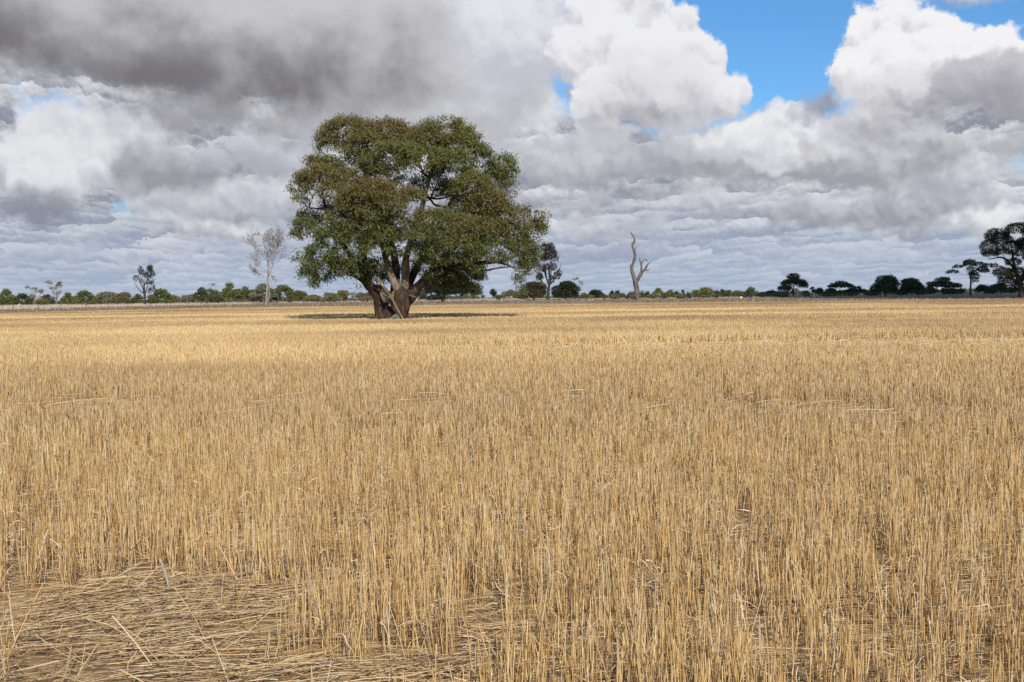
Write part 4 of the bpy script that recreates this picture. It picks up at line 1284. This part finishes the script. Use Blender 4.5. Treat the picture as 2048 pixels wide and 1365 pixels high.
def crown_lobes(t, W, H, r):
    """list of (x, y, z, rx, rz, amount) in metres relative to the foot"""
    s = t['style']; L_ = []
    if s == 'bush':
        for k in range(4): L_.append((r.uniform(-.28, .28) * W, r.uniform(-.2, .2) * W, H * r.uniform(.42, .62), W * .28, H * .40, 1))
        L_.append((0, 0, H * .6, W * .34, H * .40, 1))
    elif s in ('bushy', 'round'):
        for k in range(7):
            a = r.uniform(0, 6.28); q_r = r.uniform(.15, .30) * W
            L_.append((math.cos(a) * q_r, math.sin(a) * q_r, H * r.uniform(.35, .72), W * .24, H * .24, 1))
        L_.append((0, 0, H * .72, W * .30, H * .28, 1)); L_.append((r.uniform(-.1, .1) * W, 0, H * .85, W * .2, H * .15, 1))
    elif s == 'dome':
        for k in range(11):
            a = k * 0.571 + r.uniform(-.2, .2); q_r = r.uniform(.2, .33) * W; zf = r.uniform(.22, .6)
            L_.append((math.cos(a) * q_r, math.sin(a) * q_r * .8, H * zf, W * .2, H * .24, 1))
        for k in range(3): L_.append((r.uniform(-.15, .15) * W, 0, H * .70, W * .27, H * .28, 1.1))
    elif s in ('gum', 'clumped'):
        n = 8 if s == 'gum' else 11
        for k in range(n):
            u = (k + .5) / n * 2 - 1; u += r.uniform(-.1, .1)
            z = H * (.90 - .34 * u * u - r.uniform(0, .2))
            rr_ = W * r.uniform(.14, .21)
            L_.append((u * (W / 2 - rr_ * .8), r.uniform(-.3, .3) * W * (1 - u * u) ** .5, z - .1 * H, rr_, H * r.uniform(.09, .14), 1))
        L_.append((0, 0, H * .86, W * .2, H * .13, 1))
        for k in range(4): L_.append((r.uniform(-.36, .36) * W, r.uniform(-.2, .2) * W, H * r.uniform(.16, .5), W * .15, H * .14, .55))
    elif s == 'umbrella':
        for (x_, z_, a_, b_) in ((-.40, .66, .14, .05), (-.30, .80, .13, .05), (-.12, .86, .16, .06), (.05, .93, .16, .06), (.18, .85, .14, .06), (-.08, .72, .10, .06), (.22, .72, .15, .07), (.42, .82, .13, .06), (.36, .68, .12, .05), (.10, .62, .12, .06), (.03, .52, .12, .08), (.10, .42, .10, .07), (-.02, .60, .1, .04)):
            L_.append((x_ * W, r.uniform(-.2, .2) * W, z_ * H, a_ * W, b_ * H * 1.35, .9))
    elif s == 'giant':
        for (x_, z_, a_, b_) in ((-.38, .70, .11, .07), (-.30, .84, .13, .08), (-.18, .80, .13, .08), (-.08, .92, .14, .07), (.06, .88, .13, .08), (.2, .9, .14, .08), (.34, .8, .14, .09), (.42, .66, .1, .08), (-.12, .70, .12, .06), (.02, .74, .13, .06), (.16, .72, .12, .07), (-.42, .62, .08, .035), (-.34, .60, .09, .035), (-.22, .62, .10, .04),
                                 (-.05, .60, .10, .05), (-.12, .48, .09, .05), (.14, .56, .12, .06), (.3, .55, .12, .08), (-.30, .44, .04, .03), (-.34, .35, .09, .05), (-.18, .30, .10, .06), (-.05, .34, .12, .07), (.1, .36, .13, .08), (.28, .38, .13, .08), (-.12, .20, .11, .07), (.08, .20, .12, .08)):
            L_.append((x_ * W, r.uniform(-.22, .22) * W, z_ * H, a_ * W * 1.12, b_ * H * 1.35, 1.0))
    elif s == 'columns':
        n = max(2, int(W / 1.6))
        for k in range(n):
            x_ = ((k + .5) / n - .5) * W * .8; hh = H * r.uniform(.75, 1.0)
            for j in range(4): L_.append((x_ + r.uniform(-.1, .1), r.uniform(-.4, .4), hh * (.25 + .2 * j), W / n * .5, hh * .15, .9))
    elif s in ('sparse', 'vase', 'ragged', 'scraggy', 'casuarina'):
        n = {'sparse': 9, 'vase': 12, 'ragged': 17, 'scraggy': 9, 'casuarina': 26}[s]
        for k in range(n):
            zf = r.uniform(.32, 1.0) if s != 'vase' else r.uniform(.45, .98)
            if s == 'scraggy': zf = r.uniform(.25, .97)
            spread = {'sparse': .46, 'vase': .5 * zf, 'ragged': .45 * (1.25 - .5 * zf), 'scraggy': .5 * (1.15 - zf), 'casuarina': .47 * math.sin(math.pi * min(1, .12 + zf * .80))}[s]
            a_ = {'casuarina': .11, 'ragged': .11, 'vase': .12, 'sparse': .13, 'scraggy': .17}[s]
            L_.append((r.uniform(-1, 1) * spread * W + (0 if s != 'vase' else 0), r.uniform(-.8, .8) * spread * W * .7, zf * H * .94, a_ * W * r.uniform(.7, 1.2), H * .06 * (1.5 if s in ('casuarina', 'ragged') else 1), .8 if s in ('casuarina', 'ragged') else .6))
        if s == 'scraggy' and W > 3:
            for k in range(4): L_.append((r.uniform(-.3, .3) * W, 0, H * r.uniform(.2, .5), W * .25, H * .16, 1))
    return L_


def make_tree(i, t):
    r = RS(900 + i * 7)
    D = 1.9 * FPX / (t['base'] - hor(t['px']))
    D *= (1 + 0.02 * ((i * 37) % 5 - 2)) if t['style'] not in ('giant', 'dead') else 1
    foot = at(t['px'], t['base'], D); foot[2] = float(ground_z(foot[0], foot[1]))
    top = at(t['px'], t['top'], D)
    H = top[2] - foot[2]; W = t['w'] / FPX * D * (1.12 if t['style'] in ('gum', 'bush', 'bushy') and t['w'] < 60 else 1)
    name = {'bush': 'bush', 'dead': 'dead_tree', 'bare': 'bare_tree', 'casuarina': 'casuarina', 'columns': 'casuarina'}.get(t['style'], 'tree')
    if t['style'] in ('gum', 'clumped', 'umbrella', 'giant'): name = 'gum'
    th = empty(name, foot, tree_label(i), 'bush' if name == 'bush' else 'tree', 'trees and scrub along the far edge')
    bark = M_DARKWOOD
    if t['leaf'] in ('ash', 'olive', 'grey', 'lime'): bark = M_DEAD
    if t['style'] in ('dead',): bark = M_TWIG
    if t['style'] == 'bare': bark = M_DEAD
    if t.get('trunkw'): bark = M_LIMB
    A = Acc()
    rt0 = (t.get('trunkw', 0) / FPX * D / 2) or max(0.10, 0.030 * H * (1.2 if t['style'] in ('dome', 'bushy') else 1))
    if t['style'] in ('dead', 'bare'):
        # bleached forked skeleton
        k = W / 9.0 if t['style'] == 'dead' else W / 6
        hh = H
        bl = []
        def grow(p, d, L_, rad, lev):
            segs = 4; pts = [p]; dd = d.copy()
            for s_ in range(segs):
                dd = norm(dd + r.normal(0, .13, 3) + np.array([0, 0, .05])); pts.append(pts[-1] + dd * L_ / segs)
            bl.append((np.array(pts), rad, lev))
            if lev >= 4: return
            nch = [0, 4, 5, 4][lev] if lev > 0 else 0
            for c_ in range(nch + (1 if r.rand() < .5 else 0)):
                f = r.uniform(.35, 1.0); j = min(segs, int(f * segs) + 1)
                nd = norm(dd + r.normal(0, .62, 3) + np.array([0, 0, .1]))
                grow(pts[j], nd, L_ * r.uniform(.5, .72), rad * .5, lev + 1)
        if t['style'] == 'dead':
            m_ = W / 2
            V_, F_, cc_, rr_ = limb([foot, foot + [0.02 * H, 0, .2 * H], foot + [.04 * H, 0, .40 * H], foot + [.05 * H, 0, .6 * H], foot + [.02 * H, 0, .8 * H], foot + [0, 0, .93 * H]], [.36, .30, .26, .18, .11, .03], 10, .05, 5, 5)
            A.add(V_, F_)
            V_, F_, cd_, rd_ = limb([foot + [.1, .2, 0], foot + [.05 * H, .3, .12 * H], foot + [.045 * H, .1, .38 * H]], [.2, .16, .14], 8, .05, 6, 5)
            A.add(V_, F_)
            for (z_, dx__, up_, L_, rad) in ((.42, .62, .85, .30, .11), (.47, -.8, .5, .19, .07), (.55, .55, 1, .27, .09), (.58, -.6, 1, .22, .08), (.66, .7, .8, .22, .06), (.70, -.7, .8, .24, .06), (.78, .5, 1, .20, .05), (.84, -.5, 1, .15, .04), (.62, .1, 1, .26, .07), (.50, -.9, .1, .16, .05), (.40, -.8, .15, .13, .05), (.36, .9, .1, .07, .03)):
                j = int(np.argmin(np.abs(cc_[:, 2] - z_ * H)))
                grow(cc_[j], norm(np.array([dx__ * 1.15, r.uniform(-.5, .5), up_])), L_ * H * 1.12, rad, 1)
        else:
            grow(foot.astype(float), np.array([0, 0, 1.0]), H * .5, .12, 1)
            for c_ in range(6): grow(foot + [0, 0, H * .3], norm(np.array([r.uniform(-.8, .8), r.uniform(-.5, .5), .9])), H * .45, .06, 2)
        for lv in (1, 2, 3, 4):
            q_ = [b_ for b_ in bl if b_[2] == lv]
            if not q_: continue
            P_ = np.stack([b_[0] for b_ in q_]); rr0 = np.array([b_[1] for b_ in q_])
            minr = 0.22 / 1138 * D * .5
            V_, F_ = tubes(P_, np.maximum(rr0[:, None] * np.linspace(1, .35, P_.shape[1])[None], minr), 5 if lv < 3 else 3, r)
            A.add(V_, F_)
        A.obj('trunk', bark, th)
        return
    L_ = crown_lobes(t, W, H, r)
    crown_c, crown_t = [], []
    if t['style'] in ('giant',):
        tpts = [foot, foot + [-.01 * W, 0, .18 * H], foot + [-.06 * W, 0, .33 * H], foot + [-.10 * W, 0, .5 * H], foot + [-.12 * W, 0, .68 * H]]
        V_, F_, cc_, rr_ = limb(tpts, [.46, .36, .28, .2, .1], 10, .06, i, 5)
        A.add(V_, F_); allc = [cc_]; allr = [rr_]
        for e in ([.06 * W, .2 * W, .30 * W], [-.08 * W, -.20 * W, -.36 * W]):
            V_, F_, cc2, rr2 = limb([foot + [0, 0, .22 * H], foot + [e[0], .3, .40 * H], foot + [e[1], .6, .55 * H + .02 * e[1]], foot + [e[2], .8, (.68 if e[0] > 0 else .53) * H]], [.24, .18, .13, .05], 8, .05, i + 3, 5)
            A.add(V_, F_); allc.append(cc2); allr.append(rr2)
        cc_ = np.concatenate(allc); rr_ = np.concatenate(allr)
    else:
        lx = r.normal(0, .03) * H; hf = {'umbrella': .62, 'casuarina': .5, 'ragged': .6, 'vase': .5, 'sparse': .6}.get(t['style'], .6)
        V_, F_, cc_, rr_ = limb([foot, foot + [lx * .3, 0, .33 * hf * H], foot + [lx, r.normal(0, .02) * H, .66 * hf * H], foot + [lx * .8, 0, hf * H]], [rt0, rt0 * .8, rt0 * .62, rt0 * .3], 8, .06, i, 4)
        A.add(V_, F_)
    if t['style'] in ('casuarina', 'vase', 'sparse', 'ragged', 'scraggy'):
        allc, allr = [cc_], [rr_]
        for k in range(9 if t['style'] == 'casuarina' else 6):
            a = (k / (8 if t['style'] == 'casuarina' else 5) - .5) * 2 + r.uniform(-.1, .1); z0 = r.uniform(.16, .5); j = int(np.argmin(np.abs(cc_[:, 2] - foot[2] - z0 * H)))
            e = foot + np.array([a * W * .42, r.uniform(-.3, .3) * W, H * r.uniform(.62, .93) * (1 - .18 * abs(a))]); s0 = cc_[j]
            V_, F_, c2, r2 = limb([s0, s0 + (e - s0) * [.55, .55, .35], s0 + (e - s0) * [.85, .85, .7], e], [rr_[j] * .55, rr_[j] * .42, rr_[j] * .28, .02], 5, .06, i * 9 + k, 4)
            A.add(V_, F_); allc.append(c2); allr.append(r2)
        cc_ = np.concatenate(allc); rr_ = np.concatenate(allr)
    pts_, rads_ = [], []
    for (x_, y_, z_, rx, rz, amt) in L_:
        c = foot + np.array([x_, y_, z_])
        d = np.linalg.norm(cc_ - c, axis=1) + np.maximum(cc_[:, 2] - c[2] + .1 * H, 0) * 1.5
        j = int(np.argmin(d)); s0 = cc_[j]; e = c - [0, 0, rz * .4]; v = e - s0
        pts_.append(np.stack([s0, s0 + v * .35 + r.normal(0, .05, 3) * np.linalg.norm(v), s0 + v * .7 + [0, 0, .04 * H], e])); rb = max(rr_[j] * .5, .03); rads_.append([rb, rb * .8, rb * .6, rb * .35])
        if t['style'] == 'bush': den = 2.6
        else: den = 1.9
        unit = D / FPX * 2.0                      # one render pixel in metres
        area = rx * (rx + rz) * 5.0
        n = int(max(8, area / (unit * 1.25) ** 2 * den * amt * .5))
        if amt < .5: n = int(n * .8)
        cz = r.uniform(-.6, 1, n); th_ = r.uniform(0, 6.283, n); sz = np.sqrt(1 - cz * cz)
        rad = r.uniform(.35, 1.0, n) ** .45 * (1 + .22 * (fbm(th_ * 1.2 + i, cz * 2 + x_, 3, 2) - .5))
        pc = c + np.stack([sz * np.cos(th_), sz * np.sin(th_), cz], -1) * rad[:, None] * np.array([rx, rx, rz])
        crown_c.append(pc[pc[:, 2] > .1])
        crown_t.append(np.full(len(crown_c[-1]), np.clip(.5 + r.normal(0, .16), 0, 1)))
    V_, F_ = tubes(np.array(pts_), np.array(rads_), 4, r)
    A.add(V_, F_)
    A.obj('trunk', bark, th)
    C_ = np.concatenate(crown_c); T_ = np.concatenate(crown_t)
    unit = D / FPX * 2.0
    ln, wd = (unit * 1.5, unit * .62)
    if t['style'] in ('giant', 'umbrella'): ln, wd = unit * 1.15, unit * .5
    V_, F_, ta, ra = leaves(C_, T_, 3 if t['style'] not in ('giant', 'umbrella') else 4, unit * .55, ln, wd, r, droop=.35 if t['style'] != 'casuarina' else 1.1)
    mesh_obj('crown', V_, F_, LEAFS[t['leaf']], th, {'tint': ta, 'rnd': ra})


for i, t in enumerate(TREES):
    make_tree(i, t)

# ------------------------------------------------------------------ twisted dead snag
DS = 1.9 * FPX / (601.5 - hor(1273))


def sp(px, py, d=0): return at(px, py, DS + d)


sb = sp(1274, 601.5); sb[2] = 0
M_SNAG = bark_mat('grey_snag_wood', (0.06, 0.05, 0.042), (0.13, 0.112, 0.092), (0.22, 0.19, 0.16), 3.0, 0.12)
snag = empty('dead_tree', sb, 'twisted bare grey dead snag, forked into one tall wavy limb', 'tree')
PS = FPX / DS
A = Acc()
f_ = lambda pix, rp, sd: limb([sp(*p_) for p_ in pix], np.array(rp) * 1.1 / PS, 12, .13, sd, 6)[:2]
A.add(*f_([(1276, 604, 0), (1275, 598, 0), (1273, 580, 0), (1271, 566, 0), (1268, 556, 0), (1264, 542, 0), (1264, 533, .1), (1267, 524, .1), (1270, 515, .2), (1269, 505, .2), (1266, 496, .1), (1265, 490, 0), (1269, 483, 0), (1268, 475, .1), (1264, 469, .1), (1261, 464, .1)],
          [5.0, 4.3, 4.0, 4.2, 3.7, 2.8, 2.6, 2.6, 2.3, 2.1, 1.9, 1.8, 1.9, 1.4, 1.2, .5], 1))
A.obj('trunk', M_SNAG, snag, smooth=True)
A = Acc()
A.add(*f_([(1271, 568, 0), (1275, 560, -.1), (1280, 552, -.2), (1284, 544, -.3), (1290, 540, -.3), (1293, 533, -.3), (1297, 528, -.3), (1302, 522, -.3)], [3.2, 3.3, 3.0, 2.6, 2.2, 1.7, 1.1, .4], 2))
A.add(*f_([(1288, 541, -.3), (1294, 541, -.5), (1300, 540, -.6)], [1.6, 1.2, .3], 3))
A.add(*f_([(1283, 546, -.3), (1283, 536, -.2), (1282, 527, -.1), (1280, 521, 0), (1279, 515, 0)], [2.2, 1.7, 1.7, 1.3, .4], 4))
A.add(*f_([(1282.5, 530, -.1), (1286, 522, -.3), (1290, 519.5, -.5), (1293.5, 521, -.6), (1295, 524, -.7)], [1.2, .9, .8, .8, .6], 5))
A.obj('forked_limb', M_SNAG, snag, smooth=True)
for k_, (pix, rp) in enumerate((([(1269, 500, .2), (1272, 497, .2), (1273.5, 493, .2)], [1.1, .8, .2]), ([(1264, 536, 0), (1261, 534, 0), (1259.5, 530, 0)], [1.4, .9, .3]), ([(1274, 585, 0), (1278, 583, -.2), (1279, 580, -.3)], [1.5, 1.0, .4]), ([(1266, 547, 0), (1263, 548, 0), (1261, 546, 0)], [1.5, 1.0, .3]))):
    A = Acc(); A.add(*f_(pix, rp, 20 + k_)); A.obj('broken_stub', M_SNAG, snag, smooth=True)
# ------------------------------------------------------------------ cloud mesh added overhead, out of frame, to shade the trees on the right
mtc, qc = new_mat('cloud')
finish(mtc, qc, (0.85, 0.85, 0.87, 1), 1.0, 0.0, transl=(0.4, (0.8, 0.8, 0.82, 1)))
A = Acc(); r = RS(61)
HC = 420.0
sh = np.array([sdir[0], sdir[1]]) * HC / sdir[2]
for (gx_, gy_, rx, ry) in ((92, 190, 40, 62), (80, 150, 26, 34), (120, 240, 52, 70), (105, 140, 40, 36), (88, 260, 24, 40), (150, 180, 50, 60), (165, 260, 50, 70)):
    n1, n2 = 28, 18
    a = np.linspace(0, 2 * math.pi, n1, endpoint=False); b = np.linspace(-math.pi / 2, math.pi / 2, n2)
    AA, BB = np.meshgrid(a, b)
    bump = 1 + .25 * (fbm(np.cos(AA) * 2.5 + gx_, np.sin(AA) * 2.5 + BB * 2, 7) - .5)
    V_ = np.stack([gx_ + 8 + sh[0] + rx * np.cos(BB) * np.cos(AA) * bump, gy_ + 58 + sh[1] + ry * np.cos(BB) * np.sin(AA) * bump, HC + 22 * np.sin(BB) * bump * (1 + .6 * (np.sin(BB) > 0))], -1)
    ix = np.arange(n1 * n2).reshape(n2, n1)
    A.add(V_, np.stack([ix[:-1], np.roll(ix, -1, 1)[:-1], np.roll(ix, -1, 1)[1:], ix[1:]], -1))
tag(A.obj('cloud', mtc, None, smooth=True), 'white cloud added unseen overhead to shade the trees at the right', 'cloud', kind='stuff')

# ------------------------------------------------------------------ far-off wood that reads as one dark line behind the paddock trees
r = RS(5150)
cs, ts = [], []
for (x0, x1, hpx) in ((-60, 420, 9), (420, 640, 12), (640, 760, 8), (840, 960, 12), (960, 1060, 3), (1060, 1210, 6), (1210, 1300, 5), (1300, 1440, 7), (1440, 1580, 10), (1580, 1760, 12), (1760, 1930, 12), (1930, 2110, 12)):
    n = int((x1 - x0) * 26)
    px = r.uniform(x0, x1, n); Df = r.uniform(620, 760, n)
    top = base_line(px) - hpx * (.45 + .9 * fbm(px * .045, px * 0 + 1, 77, 3)) + 1
    py = top + (base_line(px) + 1 - top) * r.rand(n) ** .8
    el = (hor(px) - py) / FPX
    cs.append(np.stack([(px - 1024) / FPX * Df, Df, EYE + el * Df], -1)); ts.append(np.clip(.3 + .7 * fbm(px * .03, px * 0, 5, 2) + r.normal(0, .1, n), 0, 1))
V_, F_, ta, ra = leaves(np.concatenate(cs), np.concatenate(ts), 2, .25, 1.0, .5, r, droop=.2)
fw = mesh_obj('far_wood', V_, F_, leaf_mat('far_leaves', [(0.0, (0.045, 0.058, 0.030)), (0.5, (0.080, 0.092, 0.045)), (1.0, (0.13, 0.125, 0.065))]), None, {'tint': ta, 'rnd': ra})
tag(fw, 'low far-off belt of scrub along the horizon', 'wood', kind='stuff')

# ------------------------------------------------------------------ wire fences
M_POST = bark_mat('post_timber', (0.10, 0.08, 0.06), (0.17, 0.14, 0.11), (0.26, 0.22, 0.18), 4)
M_STAR = finish(*(lambda a: (a[0], a[1], (0.05, 0.045, 0.042, 1), 0.7, 0.3))(new_mat('steel_picket')))
M_WIRE = finish(*(lambda a: (a[0], a[1], (0.16, 0.15, 0.14, 1), 0.6, 0.4))(new_mat('fence_wire')))


def fence(p0, p1, label, seed, hgt=1.08, step=6.2):
    r = RS(seed)
    p0, p1 = np.array(p0), np.array(p1); L_ = np.linalg.norm(p1 - p0); d = (p1 - p0) / L_
    th = empty('wire_fence', (p0[0], p0[1], 0), label, 'fence')
    n = int(L_ / step) + 1
    for k in range(n):
        s = min(k * step + r.uniform(-.3, .3), L_); b = np.array([*(p0 + d * s), 0.0])
        wood = (k % 5 == 0) or r.rand() < .1
        h = hgt * r.uniform(.93, 1.06) * (1.06 if wood else 1)
        lean = np.array([r.normal(0, .02), r.normal(0, .02), 1])
        if wood:
            V_, F_, _a, _b = limb([b - [0, 0, .05], b + lean * h * .5, b + lean * h], [.085, .08, .075], 8, .04, seed + k, 3)
            mesh_obj('post', V_, F_, M_POST, th, smooth=True)
        else:                                             # star picket: three thin blades round a core
            A = Acc()
            for a in (.3, 2.4, 4.5):
                c, s_ = math.cos(a), math.sin(a); e = np.array([c, s_, 0]) * .045; w = np.array([-s_, c, 0]) * .010
                V_ = np.array([b - w, b + w, b + e + w, b + e - w]); V_ = np.concatenate([V_, V_ + lean * h])
                A.add(V_, np.array([[0, 1, 5, 4], [1, 2, 6, 5], [2, 3, 7, 6], [3, 0, 4, 7], [4, 5, 6, 7]]))
            A.obj('post', M_STAR, th)
    for wz in (.30, .52, .74, .94):
        pts = np.array([[*(p0 + d * L_ * t), wz * hgt / 1.0 - .02 * math.sin(t * 60)] for t in np.linspace(0, 1, 60)])
        V_, F_ = tubes(pts[None], np.full((1, 60), .007), 4)
        mesh_obj('wire', V_, F_, M_WIRE, th)


cx = -46.3
fence((-106, fence_y_left(-106)), (cx, fence_y_left(cx)), 'post-and-wire fence running away on the left side of the paddock', 5, step=5.3)
fence((cx, fence_y_right(cx)), (118, fence_y_right(118)), 'long post-and-wire fence along the far side of the paddock', 6, step=6.2)
# small things by the fence
p_ = at(1482, 594, 225); p_[2] = 0
dr = empty('drum', p_, 'small white drum beyond the far fence, right of centre', 'drum')
V_, F_, _a, _b = limb([p_, p_ + [0, 0, .2], p_ + [0, 0, .36]], [.17, .18, .17], 14, 0.0, 1, 3)
M_WHITE = finish(*(lambda a: (a[0], a[1], (0.8, 0.8, 0.78, 1), 0.5, 0.4))(new_mat('white_paint')))
M_RED = finish(*(lambda a: (a[0], a[1], (0.45, 0.10, 0.06, 1), 0.6, 0.3))(new_mat('red_paint')))
mesh_obj('body', V_ + [0, 0, .16], F_, M_WHITE, dr, smooth=True)
V_, F_, _a, _b = limb([p_ + [.28, 0, .3], p_ + [.42, 0, .42], p_ + [.5, 0, .40]], [.10, .10, .08], 8, 0.05, 2, 3)
mesh_obj('handle', V_, F_, M_RED, dr, smooth=True)
p_ = at(37.5, 612, 235); p_[2] = 0
V_, F_, _a, _b = limb([p_ - [0, 0, .1], p_ + [.05, 0, .5], p_ + [.12, 0, .9], p_ + [.1, 0, 1.1]], [.42, .34, .26, .08], 10, .1, 8, 4)
o = mesh_obj('tree_stump', V_, F_, M_PALE, None, smooth=True, origin=p_)
tag(o, 'short bleached stump in the dry grass at the far left', 'stump')
